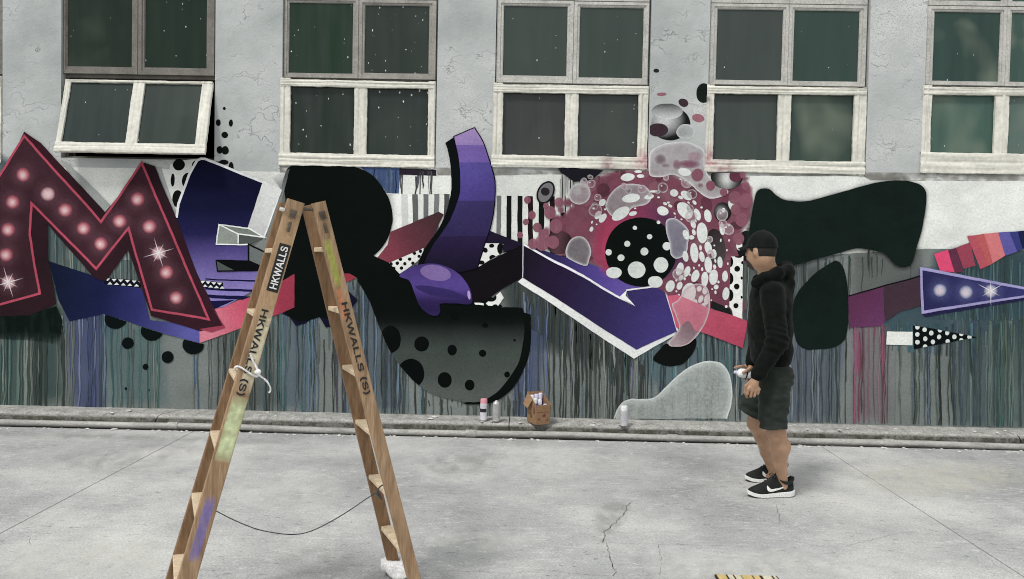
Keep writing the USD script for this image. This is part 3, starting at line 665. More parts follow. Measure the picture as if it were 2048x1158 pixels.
Z = [(-60, 60, 640, base, [(28, 66, 60), DG, LG, (44, 80, 74)], .40, (2, 6), .85), (55, 135, 660, base, [BK, (18, 40, 34), LG, (18, 34, 30)], .42, (2, 6), .85),
     (120, 150, 640, base, [LG, (90, 104, 92)], .3, (3, 6), .8), (142, 212, 620, base, [BL, (50, 58, 108), NV, (104, 110, 140)], .42, (2, 6), .9), (200, 262, 630, base, [TE, (76, 116, 116), LG, (50, 74, 100)], .34, (2, 5), .85),
     (255, 330, 650, base, [(80, 116, 112), (150, 152, 142), (66, 92, 92), DG], .24, (1.5, 4), .7), (330, 420, 670, base, [(112, 120, 116), (140, 140, 134), (52, 92, 124)], .08, (1.5, 4), .6),
     (418, 520, 645, base, [BK, DG, (34, 40, 38), LG], .40, (1.5, 5), .85), (520, 566, 620, base, [BK, TE, DG], .35, (2, 5), .8), (556, 640, 630, base, [NV, BK, TE, (88, 108, 130)], .36, (2, 5), .75),
     (610, 712, 645, base, [BK, (60, 60, 60), LG], .16, (1.5, 4), .45), (655, 720, 640, base, [BK, NV, (60, 50, 70)], .34, (2, 5), .75), (690, 850, lambda x: 560+max(0, x-740)*1.9, base, [NV, (66, 88, 110), BK, (96, 116, 136), DG], .38, (2, 5), .85),
     (845, 1040, lambda x: 792+8*math.sin(x*.1), base, [BK, DG, (80, 84, 82)], .34, (2, 5), .75),
     (1030, 1095, 600, base, [BL, (84, 98, 142), NV, (110, 118, 140)], .40, (2, 5), .9),
     (1085, 1290, diag, base, [BK, (30, 32, 30), (150, 152, 146), (48, 46, 50), (26, 30, 30)], .50, (1.5, 5.5), .85), (1130, 1290, diag, base, [(64, 108, 110), (86, 84, 116), LG], .10, (2, 5), .8),
     (1020, 1260, lambda x: diag(x)-25, lambda x: diag(x)+80, [DG, (40, 52, 62), (30, 36, 34)], .5, (2, 5), .6),
     (1270, 1420, 690, base, [TE, NV, BK, (120, 140, 146), (62, 110, 118)], .34, (2, 5), .8), (1400, 1500, 640, base, [NV, BK, TE, (130, 136, 134)], .36, (2, 5), .7),
     (1575, 1640, 690, base, [NV, (70, 84, 104), (128, 132, 136), (86, 100, 122)], .42, (2, 5), .9), (1625, 1682, 690, base, [BK, (16, 30, 24), NV, (92, 104, 112)], .42, (2.5, 6), .85),
     (1680, 1706, 650, base, [BK, LG], .2, (2, 4), .6), (1700, 1775, 650, base, [MA, (146, 70, 106), (150, 110, 124), (90, 50, 66)], .34, (1.5, 4.5), .8), (1765, 1830, 660, base, [(52, 74, 66), DG, (110, 120, 112)], .16, (2, 4), .75),
     (1822, 1880, 690, base, [DG, (70, 96, 92), (84, 96, 118), BK], .34, (2, 5), .85), (1870, 1915, 670, base, [(14, 30, 22), BK, (110, 118, 108)], .42, (3, 7), .9), (1905, 1985, 650, base, [NV, (64, 78, 100), (104, 118, 120), (38, 60, 56)], .44, (2, 5), .85),
     (1970, 2140, 640, base, [(28, 52, 50), DG, NV, (92, 108, 98), (40, 84, 80)], .46, (2, 6), .9),
     (1780, 1960, 655, lambda x: 700+.1*(x-1780), [(34, 78, 92), (60, 100, 116), NV], .4, (2, 6), .7), (1880, 2140, 520, 640, [(30, 62, 66), (66, 100, 100), (26, 42, 48), (44, 78, 92)], .48, (2, 5), .9),
     (1560, 1700, 520, 660, [(110, 120, 124), NV, (60, 66, 66), (40, 46, 46)], .34, (1.5, 4), .8), (1700, 1830, 515, lambda x: 590+DR.uniform(-20, 20), [DG, (60, 62, 60)], .07, (1.5, 3), .4),
     (96, 290, 445, 575, [(90, 104, 98), (50, 66, 70), (120, 126, 116), (40, 46, 46), (52, 84, 96)], .36, (2, 6), .95), (1470, 1515, 515, 690, [(120, 128, 124), (60, 70, 68)], .3, (2, 4), .9)]
drips(Z, 8, 'runs of black, teal, blue and maroon paint dripping to the kerb')
MURAL.append((sbox(-160, 430, 2260, 880).difference(sbox(300, 430, 1560, 540)), 11))

# black spots at the upper left and the white field behind them
art('white_patch', [(340, 330), (352, 322), (400, 318), (390, 420), (352, 430), (338, 400)], white, res=12)
for q in [(449, 216, 3, 3), (450, 270, 6.5, 6.5), (451, 301, 7.5, 8.5), (437, 245, 5, 7), (462, 246, 4, 7.5), (436, 335, 11, 12), (463, 335, 5, 11), (358, 330, 12, 11.5), (395, 332, 11, 11), (346, 360, 4, 13), (377, 362, 13, 16), (356, 398, 11, 18), (448, 325, 10, 5), (440, 300, 6, 8)]:
    art('painted_dot', ell(*q), (16, 18, 18))
# stripes
for a, b, c in [(793, 803, (226, 226, 222)), (804, 815.5, (196, 196, 194)), (816, 825, (226, 226, 222)), (825, 836, (92, 96, 96)), (847, 857, (100, 104, 104)), (868, 878, (112, 116, 116)), (888, 899, (70, 74, 74)),
                (993, 1002, (110, 112, 112)), (1013, 1023, BK), (1035, 1045, BK), (1056, 1066, (34, 24, 28)), (1078, 1088.5, BK), (1100, 1110, (34, 22, 26)), (1121, 1132, (30, 22, 26))]:
    dy = 388 if a < 960 else 392
    art('painted_stripe', [(a, dy), (b, dy+.3), (b, 520), (a, 520)], c)
art('painted_stripe', [(776, 389), (793, 389), (793, 480), (776, 470)], grad((776, 430), (793, 430), [(0, (150, 150, 148)), (1, (225, 225, 220))]))
# blue and dark dripping panel under the second window
art('blue_panel', [(720, 334), (800, 337), (798, 387), (776, 387), (760, 368)], lambda u, v: lin((58, 78, 120))*(.6+.8*fbm2(u*3, v*.5, .08, 4))[:, None], res=5)
art('dark_panel', [(798, 337), (872, 340), (872, 352), (798, 350)], (40, 32, 44))
drips([(798, 872, 345, 388, [(40, 34, 46), (60, 52, 66), (30, 26, 34)], .30, (2.5, 6), .55), (745, 800, 340, 387, [(46, 62, 100), (84, 104, 142), (70, 90, 128)], .45, (2, 4), .9)], 3)
MURAL.append((sbox(740, 334, 875, 392), 7))
# big black letter R with its ragged foot
NVY = (17, 19, 42)
art('ragged_foot', [(555, 600), (566, 628), (580, 634), (592, 652), (610, 648), (622, 640), (640, 634), (652, 655), (672, 652), (690, 640), (708, 612), (716, 600), (690, 575), (600, 570)], NVY)
art('painted_letter', np.vstack([smooth_open([(556, 600), (553, 560), (555, 480), (562, 385), (572, 345), (583, 332), (600, 326), (650, 327), (706, 333), (746, 352), (775, 390), (785, 428), (781, 462), (768, 490), (748, 512)]), [(753, 514), (779, 526), (812, 548), (830, 530), (870, 528), (925, 545), (1005, 612), (960, 640), (881, 660), (765, 668), (742, 606), (727, 575), (714, 556), (700, 548), (684, 546), (668, 555), (662, 600), (668, 640), (640, 634), (600, 645), (574, 630)]]),
    (9, 15, 13), label='tall black unfinished letter')
art('painted_ribbon', [(684, 547), (700, 548), (714, 556), (690, 566), (676, 568)], (150, 40, 60))
art('painted_ribbon', [(781, 464), (878, 423), (888, 428), (868, 470), (848, 498), (800, 518), (779, 526), (755, 515), (775, 490)], grad((760, 515), (880, 425), [(0, (132, 52, 70)), (.5, (96, 46, 58)), (1, (62, 42, 44))]), label='maroon ribbon behind the purple letter')
def polka(outline, dots, base_c=(222, 222, 218), dot_c=(14, 16, 16), nm='polka_patch'):
    g = as_poly(outline); art(nm, g, base_c)
    for d in dots:
        q = as_poly(ell(*d)).intersection(g)
        if not q.is_empty: art('painted_dot', q, dot_c)
polka(c7((228, 800), (425, 712), (425, 745), (390, 790), (290, 862)), [(c7((x, y))[0][0], c7((x, y))[0][1], 3.4, 3.4) for x, y in [(255, 830), (275, 800), (300, 828), (318, 803), (346, 776), (372, 742), (292, 778), (325, 850), (408, 730), (365, 800), (400, 760), (240, 805)]])
# grey dotted D below
Dl = smooth_open([c3(q)[0] for q in ((760, 0), (850, 150), (900, 300), (970, 450), (1060, 580), (1180, 700), (1300, 755), (1480, 790), (1570, 788))], 6)
Dr = smooth_open([c3(q)[0] for q in ((1570, 785), (1660, 730), (1740, 640), (1810, 520), (1840, 350), (1838, 210))], 6)
Dg = as_poly(np.vstack([Dl, Dr, [c3((1830, 180))[0], c3((1300, 160))[0], c3((1000, 60))[0]]]))
art('painted_letter', Dg, grad((900, 628), (900, 700), [(0, (9, 15, 13)), (.25, (15, 21, 19)), (1, (62, 71, 67)), (1.6, (68, 76, 72)), (2.2, (80, 86, 83))]), res=9, label='rounded grey and black shape with black spots')
art('letter_side', np.vstack([smooth_open([c3(q)[0] for q in ((1885, 225), (1880, 450), (1830, 600), (1750, 720), (1640, 790), (1500, 806), (1430, 795))], 6), smooth_open([c3(q)[0] for q in ((1480, 790), (1560, 785), (1660, 730), (1740, 640), (1810, 520), (1840, 350), (1838, 210))], 6)]), (9, 16, 14))
for d in [(781, 679, 21, 27), (843.6, 688, 15, 15), (905, 700, 9.5, 10.5), (965.5, 706.6, 7, 7), (1029, 680, 2.5, 2.5), (822, 747, 27, 30), (890, 760, 14, 15.5), (940, 769, 9.5, 11), (1014, 749, 6, 6), (910, 632, 8, 8), (970.6, 650, 6, 5)]:
    q = as_poly(ell(*d)).intersection(Dg); art('painted_dot', q, (8, 13, 12))
# dark body joining L and arrow
art('dark_ribbon', c7((640, 760), (735, 825), (1000, 690), (1000, 882), (890, 942), (790, 1012), (720, 1032), (690, 960), (600, 850)), (20, 16, 22))
art('dark_ribbon', c7((800, 608), (1003, 690), (890, 742), (885, 690), (780, 685)), (31, 24, 46))
polka(c7((782, 685), (872, 688), (890, 692), (884, 740), (735, 826)), [(971, 501, 5, 5), (1002, 498, 7, 11), (986, 516, 7, 6), (984, 492, 5, 4), (962, 525, 7, 4)])
polka(c7((785, 1032), (870, 965), (890, 1000), (855, 1048), (800, 1045)), [(c7((815, 990))[0][0], 594, 11, 9), (c7((840, 1045))[0][0], 613, 6, 5)])
art('polka_patch', c7((720, 1030), (772, 1030), (775, 1043), (726, 1041)), (220, 220, 216))
# purple letter L (upright)
Lb = smooth_open([c7(q)[0] for q in ((605, 72), (635, 220), (640, 370), (615, 470), (570, 570), (480, 700), (430, 800))], 8)
art('letter_side', np.vstack([Lb, smooth_open([c7(q)[0] for q in ((385, 830), (430, 720), (520, 590), (565, 480), (585, 380), (585, 270), (570, 160), (555, 105))], 8)]), (10, 14, 16))
Lr = smooth_open([c7(q)[0] for q in ((720, 20), (765, 90), (805, 200), (835, 330), (832, 470), (810, 600), (780, 690), (735, 828))], 8)
Lface = as_poly(np.vstack([Lr, [c7((640, 850))[0], c7((420, 815))[0]], Lb[::-1]]))
art('letter_outline', Lface.buffer(2.2), (14, 12, 18))
for k, (ya, yb, ca, cb) in enumerate([(0, 118, (152, 126, 182), (138, 112, 172)), (118, 217, (108, 84, 160), (104, 80, 156)), (217, 440, (78, 66, 142), (70, 56, 130)), (440, 645, (56, 46, 98), (48, 38, 84)), (645, 860, (42, 30, 68), (24, 18, 36))]):
    q = Lface.intersection(sbox(600, 250+ya/2.8956, 1100, 250+yb/2.8956))
    art('letter_face', q, grad((0, 250+ya/2.8956), (0, 250+yb/2.8956), [(0, ca), (1, cb)]), res=12, label='purple banded curved letter' if k == 2 else None)
egg = smooth_closed(c7((290, 875), (340, 830), (420, 805), (510, 805), (600, 838), (660, 890), (698, 960), (704, 1034), (610, 1034), (525, 1037), (524, 1078), (500, 1105), (450, 1092), (400, 1040), (370, 960), (345, 900)), 6)
art('purple_blob', egg, lambda u, v: lin((74, 54, 128))*np.clip(1.25-.011*np.abs(v-545)-.25*np.sin((v-520)*.09), .35, 1.5)[:, None], res=6, label='shiny purple blob below the curved letter')
art('blob_shade', smooth_closed(c7((380, 935), (450, 930), (600, 960), (690, 1010), (600, 1000), (470, 985))), (40, 30, 80), alpha=.55)
art('blob_shine', ell(*c7((497, 855))[0], 31, 15.5, 10), (132, 104, 172), alpha=.85); art('blob_shine', ell(*c7((690, 985))[0], 3, 9, -10), (170, 140, 200))
# purple arrow
art('arrow_top', [(1046, 488), (1304, 567), (1254, 582), (1240, 594), (1046, 492)], grad((1046, 488), (1290, 575), [(0, (30, 22, 40)), (.35, (52, 42, 96)), (.7, (84, 64, 150)), (1, (104, 82, 166))]))
art('arrow_edge', [(1036, 563), (1048, 553), (1272, 698), (1354, 660), (1356, 666), (1267, 717)], (218, 218, 216))
art('painted_arrow', [(1046, 489), (1240, 595), (1260, 612), (1254, 582), (1326.5, 569), (1354, 662), (1272, 699), (1046, 554)], grad((1050, 520), (1340, 630), [(0, (28, 20, 34)), (.3, (38, 26, 58)), (.6, (47, 38, 82)), (1, (64, 52, 124))]), label='dark purple arrow with white edge')
art('arrow_line', [(1046, 487), (1150, 541), (1240, 594), (1270, 613), (1238, 597), (1148, 545.5), (1046, 491)], (226, 222, 230))
line('arrow_line', [(1046, 488), (1046, 554)], 1.8, (200, 196, 204)); line('arrow_line', [(1252, 581), (1327, 570), (1354.5, 662)], 3.2, (224, 220, 228))
art('arrow_fold', [(1239, 594), (1254, 580), (1251, 592), (1270, 613)], (226, 224, 226))

# blue and pink ribbons under M and E
art('painted_ribbon', [(98, 522), (152, 540), (209, 558), (285, 578), (300, 640), (400, 652), (400, 686), (330, 668), (250, 640), (208, 628), (140, 642), (118, 600)],
    grad((120, 560), (390, 640), [(0, (16, 24, 48)), (.35, (24, 30, 72)), (.6, (44, 46, 108)), (1, (84, 82, 160))]), label='blue ribbon below the maroon M')
art('painted_ribbon', [(400, 655), (425, 618), (446, 614), (546, 573), (590, 548), (590, 614), (566, 625), (400, 686)], grad((415, 650), (560, 600), [(0, (208, 112, 132)), (.35, (196, 78, 104)), (.75, (178, 46, 78)), (1, (150, 40, 66))]), label='pink ribbon folding up behind the ladder')
def zigzag(x0, x1, y, slope, n_):
    art('zigzag_band', [(x0, y-7), (x1, y-7+slope), (x1, y+8+slope), (x0, y+6)], (14, 16, 30))
    for i in range(n_):
        t = (i+.5)/n_; x = x0+(x1-x0)*t; yy = y+slope*t
        art('zigzag_tooth', [(x-6, yy-6), (x+4, yy-6), (x-1, yy-.5)], (214, 216, 210)); art('zigzag_tooth', [(x-1, yy+6), (x+9, yy+6), (x+4, yy+.8)], (206, 208, 206))
zigzag(210, 290, 562, 7, 6)
# white shadow strips beside the M and grey around the E
art('letter_shadow', [(120, 318), (140, 330), (222, 410), (204, 440), (190, 420)], (150, 153, 150)); art('letter_shadow', [(308, 334), (322, 334), (356, 432), (350, 446)], (160, 162, 160))
art('grey_haze', smooth_closed([(497, 485), (530, 470), (562, 380), (572, 420), (566, 540), (540, 520), (505, 505)]), (98, 103, 100), alpha=lambda u, v: np.clip(.55+fbm2(u, v, .12, 31)*.7, 0, 1), res=6)
art('grey_haze', [(545, 356), (580, 338), (564, 400), (557, 530), (500, 500), (528, 478), (563, 380)], (126, 130, 128), alpha=lambda u, v: np.clip(.5+fbm2(u, v, .1, 41)*.75, 0, .95)*np.clip((v-345)/40, .25, 1), res=5)
# letter E
E_ = [(353, 434), (357, 410), (378, 352), (396, 322), (403, 318), (412, 318), (526, 363), (496, 455), (439, 449), (434, 489), (497, 490), (540, 522), (545, 560), (452, 612), (428, 616), (395, 560), (365, 480)]
art('painted_letter', E_, grad((440, 320), (440, 590), [(0, (15, 16, 40)), (.35, (18, 20, 54)), (.55, (32, 30, 78)), (.66, (72, 60, 124)), (.8, (104, 90, 158)), (1, (130, 116, 184))]), res=9, label='navy to lilac letter E with white edge')
for pts, w_ in (([(354, 436), (358, 408), (379, 351), (395, 322), (403, 318.5), (412, 318.5), (527, 364)], 5),): line('letter_edge', pts, w_, (216, 216, 218))
art('letter_side', [(527, 361), (564, 380), (530, 476), (496, 456)], grad((540, 365), (515, 470), [(0, (224, 224, 222)), (1, (186, 186, 186))]), label='white bevelled end of the letter E')
line('letter_edge', [(496, 455), (529, 475), (563, 380)], 3, (226, 226, 224))
art('bevel', c6((345, 490), (515, 512), (590, 555), (455, 545)), (112, 120, 114)); art('bevel', c6((345, 490), (455, 545), (455, 600), (330, 605)), (134, 142, 134)); art('bevel', c6((455, 545), (605, 562), (520, 607), (455, 600)), (74, 80, 78))
for p in ([(345, 490), (515, 512), (605, 562), (455, 545), (345, 490), (330, 605), (510, 607)], [(455, 545), (455, 600)]): line('letter_edge', c6(*p), 2.6, (222, 224, 220))
art('bevel', c6((515, 605), (635, 660), (630, 752), (515, 700)), (98, 106, 104)); line('letter_edge', c6((515, 605), (635, 660), (630, 752), (515, 700), (515, 605)), 3.2, (12, 12, 16))
art('letter_slot', c6((326, 693), (515, 697), (632, 756), (334, 762)), (10, 12, 14)); art('bevel', c6((334, 702), (430, 752), (340, 754)), (74, 82, 80))
for a in ([(265, 800), (640, 815), (640, 823), (268, 808)], [(262, 852), (600, 868), (600, 882), (268, 866)], [(275, 893), (530, 905), (480, 925), (290, 912)], [(290, 930), (440, 925), (320, 975)]): art('letter_stripe', c6(*a), (20, 20, 62))
zigzag(402, 447, 567, 4, 4)
# letter M with painted bulbs
M_ = [(50, 269), (204, 440), (285, 322), (422, 641), (303, 622), (258, 461), (194, 541), (67, 412), (64, 470), (72, 525), (84, 588), (-42, 622), (-75, 470)]
art('letter_side', [(50, 264), (84, 287), (212, 424), (290, 326), (311, 333), (352, 432), (395, 545), (447, 650), (402, 662), (303, 632), (258, 500), (212, 562), (190, 556), (96, 448), (98, 520), (114, 608), (60, 630), (-42, 640), (-60, 500)], grad((0, 300), (300, 640), [(0, (58, 22, 34)), (.5, (40, 24, 30)), (1, (52, 24, 34))]), res=14)
art('letter_side', [(400, 658), (447, 650), (425, 612), (452, 654), (424, 664)], (150, 46, 74))
art('shade_block', [(-40, 634), (60, 630), (114, 612), (126, 640), (120, 690), (60, 680), (-40, 676)], (10, 22, 18), alpha=lambda u, v: np.clip((690-v)/26, 0, 1)*np.clip(.6+fbm2(u*3, v*.4, .06, 7)*.8, 0, 1), res=6)
art('letter_edge', M_, (176, 58, 84)); Mg = as_poly(M_).buffer(-4.6, join_style='mitre')
art('painted_letter', Mg, lambda u, v: lin((58, 31, 40))*(.85+.4*fbm2(u, v, .025, 8))[:, None]*np.clip(1.12-.0009*(v-300), .7, 1.2)[:, None], res=10, label='large maroon letter M with painted light bulbs')
def bulb(x, y, r, core, halo, spark=0):
    hg = as_poly(ell(x, y, r*2.9, r*2.9)); cg = as_poly(ell(x, y, r*1.15, r*1.15))
    fall = lambda R, p: (lambda u, v: np.clip(1-np.hypot(u-x, v-y)/R, 0, 1)**p)
    art('bulb_halo', hg, halo, alpha=lambda u, v: .36*fall(r*2.9, 1.8)(u, v), res=4)
    k = lambda u, v: np.clip(1-np.hypot(u-x+1, v-y-1)/(r*.95), 0, 1)[:, None]
    art('painted_bulb', cg, lambda u, v: lin(core)*(1-k(u, v)**1.2)+lin((214, 188, 188))*k(u, v)**1.2, alpha=lambda u, v: np.clip((r*1.15-np.hypot(u-x, v-y))/(r*.5), 0, 1), res=2.4)
    for q in range(spark):
        a = q*math.pi/spark*2+.5; L = r*(2.6 if q % 2 else 1.7)
        art('spark', [(x+1.2*math.sin(a), y-1.2*math.cos(a)), (x+L*math.cos(a), y+L*math.sin(a)), (x-1.2*math.sin(a), y+1.2*math.cos(a))], (236, 232, 234), alpha=.8)
for x, y, kd in [(49, 350, 0), (98, 388, 1), (28, 404, 0), (132, 420, 0), (19, 459, 0), (169, 457, 0), (204, 488, 0), (242, 442, 0), (277, 399, 0), (301, 453, 0), (319.5, 505.6, 2), (335, 544, 0), (354, 596, 0), (15, 509, 0), (20, 564, 2)]:
    bulb(x, y, 12.5, (176, 78, 94) if kd == 0 else (200, 150, 158), (126, 76, 92), 8 if kd == 2 else 0)

# ---- the ring of bubbles (O)
BR = np.random.default_rng(23)
mar = lambda u, v: np.clip(lin((118, 60, 80))[None]*(.62+.75*fbm2(u, v, .022, 15))[:, None], 0, 1)
blob = smooth_closed([(1122, 478), (1120, 446), (1134, 420), (1160, 398), (1190, 356), (1240, 341), (1300, 340), (1352, 352), (1405, 384), (1450, 366), (1500, 372), (1502, 430), (1482, 470), (1478, 540), (1462, 606), (1400, 620), (1345, 600), (1310, 575), (1225, 552), (1160, 533), (1128, 516)])
bubs = [as_poly(blob)]
for k in range(90):
    t = BR.integers(len(blob)); c = blob[t]+BR.normal(0, 10, 2); r = BR.uniform(3, 15)
    if 352 < c[1] < 520 or c[0] > 1420: bubs.append(as_poly(ell(c[0], c[1], r, r*BR.uniform(.7, 1.2), 30)))
O_g = unary_union(bubs).difference(sbox(900, 300, 1300, 341)).difference(sbox(1418, 250, 1726, 352)).difference(as_poly([(1040, 486), (1310, 566), (1330, 640), (1040, 640)])).intersection(sbox(1000, 341, 1505, 640))
ob_ = O_g.boundary
art('bubble_ring', O_g, mar, alpha=lambda u, v: np.clip(shapely.distance(ob_, shapely.points(u, v))/7+.25, 0, 1)*np.clip(.78+.9*(fbm2(u, v, .035, 33)-.35), .55, 1), res=5, label='maroon ring of bubbles forming the round letter')
art('ring_tone', ell(1281, 492, 100, 92), lambda u, v: lin((170, 48, 88))*np.clip((1330-u)/120, 0, 1)[:, None]+lin((84, 46, 78))*np.clip((u-1210)/120, 0, 1)[:, None],
    alpha=lambda u, v: np.clip((100-np.hypot(u-1281, (v-492)*1.08))/26, 0, 1)*np.clip((560-v)/20, 0, 1), res=6)
for k in range(46):
    a = BR.uniform(0, 2*np.pi); R = BR.uniform(110, 200); x, y = 1281+R*math.cos(a), 480+R*.85*math.sin(a)
    q = as_poly(ell(x, y, BR.uniform(5, 20), BR.uniform(5, 16), BR.uniform(0, 180))).intersection(O_g)
    if not q.is_empty: art('bubble_spot', q, [(92, 44, 62), (140, 84, 100), (76, 40, 52), (128, 66, 88)][k % 4], alpha=.7)
art('dark_panel', c8((337, 165), (420, 160), (600, 178), (525, 236), (430, 243), (352, 190)), (28, 27, 36))
drips([(1116, 1146, 344, 425, [(210, 208, 204), (24, 22, 26), (180, 176, 174)], .5, (2.5, 5), .9), (1146, 1205, 356, 378, [(40, 30, 36), (90, 60, 72)], .4, (2, 4), .5)], 16)
MURAL.append((sbox(1110, 340, 1210, 430), 19))
art('dark_ball', ell(*c8((340, 592))[0], 27, 23), grad((1090, 484), (1142, 490), [(0, (30, 22, 26)), (.5, (84, 52, 62)), (1, (34, 22, 26))]), res=5)
art('dark_ball', ell(1431, 495, 19, 37, -8), grad((1412, 470), (1450, 520), [(0, (42, 34, 38)), (1, (72, 64, 66))]), res=6)
art('dark_ball', ell(1491, 492, 19, 30), (22, 26, 25)); art('white_cell', ell(1477, 489.5, 6, 11.5), (212, 214, 212))
ring_b = as_poly(ell(1091.6, 385, 17, 24, 28)); art('ring_bubble', ring_b, (24, 24, 26)); art('ring_bubble', ring_b.buffer(-3.5), (112, 110, 112)); art('bubble_spot', ell(1091, 383, 9, 8, 20), (40, 34, 38))
art('black_disc', ell(1281, 504, 71.5, 69), (11, 18, 16), label='black disc with white dots')
for cx, cy, rx, ry in [(450, 633, 22, 21), (687, 577, 19, 18), (597, 722, 27, 25), (370, 792, 30, 31), (543, 870, 40, 40), (185, 875, 30, 32), (308, 932, 35, 34), (712, 1005, 72, 76), (468, 1055, 88, 84), (770, 818, 42, 42), (240, 1085, 80, 56), (655, 1175, 74, 60)]:
    p = c8b((cx, cy))[0]; art('white_dot', ell(p[0], p[1], rx/5.033, ry/5.033), (204, 208, 204))
kid = smooth_closed(c8b((160, 400), (200, 300), (300, 210), (420, 190), (540, 210), (605, 270), (612, 340), (560, 400), (430, 432), (350, 500), (240, 520), (180, 470)))
def bubble(P, col, lo=.35, hi=.95, wd=2.2, rimc=(206, 204, 206)):
    g = as_poly(P); e = g.exterior
    def cf(u, v):
        k = np.exp(-(shapely.distance(e, shapely.points(u, v))/wd)**1.3)[:, None]*.9
        return (lin(col)*(.7+.6*fbm2(u, v, .09, 17))[:, None])*(1-k)+lin(rimc)*k
    art('translucent_bubble', g, cf, alpha=rim_alpha(g, lo, hi, wd*1.2), res=3.2)
bubble(kid, (150, 138, 144), .75)
bubble(smooth_closed(c8b((760, 580), (800, 540), (870, 545), (960, 620), (995, 700), (985, 800), (960, 900), (870, 945), (810, 900), (800, 800), (770, 700))), (124, 120, 136), .85)
bubble(ell(*c8((460, 312))[0], 22, 21, -30), (172, 160, 166), .6)
art('dark_ball', ell(1444, 425, 17.5, 19.5), lambda u, v: lin((18, 18, 20))+lin((150, 150, 150))*np.exp(-((np.hypot(u-1441, v-423))/9)**2)[:, None], res=3); art('white_cell', ell(1446, 421, 3.6, 4.6), (226, 226, 226))
cells = [(380, 125, 72, 38, -8), (485, 68, 38, 16, 0), (510, 115, 38, 18, 0), (125, 378, 40, 32, -45), (82, 503, 45, 30, -60), (130, 535, 52, 30, -55), (22, 575, 16, 10, -60), (68, 597, 8, 8, 0), (15, 645, 28, 18, -70), (310, 490, 100, 55, -35),
         (415, 335, 90, 45, -8), (595, 320, 50, 24, -12), (430, 490, 42, 22, -15), (455, 438, 12, 8, 0), (155, 447, 12, 10, 0), (640, 265, 38, 12, 0), (688, 324, 14, 9, 0), (845, 283, 42, 36, 20), (970, 310, 62, 40, 35), (910, 330, 25, 15, 30),
         (730, 462, 58, 45, 20), (755, 388, 22, 14, 20), (788, 378, 14, 10, 0), (805, 412, 22, 14, 30), (950, 460, 95, 65, 50), (1075, 500, 62, 30, 72), (1180, 515, 65, 36, 75), (1048, 380, 26, 16, 50), (990, 382, 14, 10, 40), (1118, 430, 12, 10, 0),
         (1425, 410, 60, 35, 70), (1325, 648, 62, 28, 82), (1035, 597, 45, 25, 70), (1042, 678, 32, 18, 70), (1125, 685, 105, 55, 85), (1060, 565, 14, 8, 60), (1020, 730, 28, 22, 0), (962, 705, 52, 28, 70), (948, 70, 62, 38, 20), (1048, 885, 98, 42, 86),
         (1190, 835, 65, 35, 80), (1113, 835, 28, 14, 85), (1245, 895, 48, 26, 85), (1125, 925, 52, 28, 80), (958, 920, 55, 28, 80), (1188, 1005, 80, 38, 86), (1308, 980, 58, 26, 86), (1260, 965, 20, 10, 80), (1253, 1025, 25, 16, 80), (900, 1045, 65, 36, -70),
         (972, 1070, 55, 30, -70), (1055, 1110, 60, 35, -70), (1128, 1048, 20, 10, 80), (1240, 1110, 58, 42, -75), (1150, 1125, 50, 32, -75), (1355, 1110, 48, 26, -80), (847, 488, 14, 8, 40), (915, 546, 9, 8, 0), (855, 525, 8, 6, 0), (1315, 760, 8, 16, 0), (1250, 810, 9, 9, 0), (1395, 760, 9, 12, 0), (1375, 858, 8, 12, 0), (1392, 608, 12, 14, 0), (1385, 995, 8, 14, 0), (910, 145, 14, 9, 30), (752, 268, 9, 6, 0)]
for a in cells:
    p = c8b(a[:2])[0]; art('white_cell', ell(p[0], p[1], a[2]/5.033, a[3]/5.033, a[4], 26), (204, 207, 204))
for a in [(356, 322, 38, 55, 15), (438, 318, 26, 38, 18), (450, 245, 20, 28, 20), (505, 185, 24, 34, 20), (440, 165, 28, 56, 14), (577, 230, 34, 55, 18), (665, 265, 30, 62, 8), (742, 245, 38, 66, 6), (845, 238, 26, 44, 8), (850, 388, 30, 56, 8), (765, 330, 20, 22, 40), (758, 376, 10, 16, 0), (730, 348, 9, 8, 0), (785, 285, 10, 12, 0), (612, 345, 22, 26, 30), (665, 360, 24, 36, 10), (628, 438, 20, 36, 20), (680, 440, 24, 48, 10), (572, 470, 26, 32, 30), (648, 508, 22, 36, 10), (520, 388, 62, 98, 8), (432, 412, 12, 20, 0), (595, 545, 9, 10, 0), (640, 170, 10, 16, 0), (612, 135, 9, 10, 0), (565, 160, 8, 12, 0), (530, 218, 9, 10, 0), (484, 255, 10, 14, 0), (408, 268, 9, 12, 0), (720, 445, 7, 8, 0), (855, 500, 10, 14, 0), (410, 370, 8, 10, 0)]:
    x, y = 1260+a[0]/4.454, 500+a[1]/4.454; art('white_cell', ell(x, y, a[2]/4.454, a[3]/4.454, a[4], 22), (204, 207, 204))
art('dark_panel', cbub((722, 450), (880, 515), (905, 560), (900, 582), (715, 512)), (30, 32, 32)); art('painted_dot', ell(1451, 612.5, 2.4, 2.8), (210, 210, 208))
polka(cbub((895, 60), (1005, 55), (995, 610), (915, 585), (905, 540), (880, 500)), [(1474, 537.5, 5.6, 5.6), (1472.5, 572.5, 5.6, 5.6), (1470.7, 611, 5.2, 5.2), (1459, 557, 7, 12), (1459, 590, 7, 12), (1461, 524, 4.5, 10), (1484, 525, 2.5, 3), (1483, 556, 2, 3), (1482, 594, 2, 3), (1476, 513, 7, 3)])
art('painted_ribbon', cbub((330, 410), (420, 400), (705, 520), (910, 580), (1040, 630), (1030, 720), (1000, 868), (640, 735), (560, 715), (410, 690)), grad((1345, 600), (1490, 690), [(0, (206, 84, 116)), (.5, (190, 66, 98)), (1, (172, 52, 84))]), label='pink ribbon running behind the standing man')
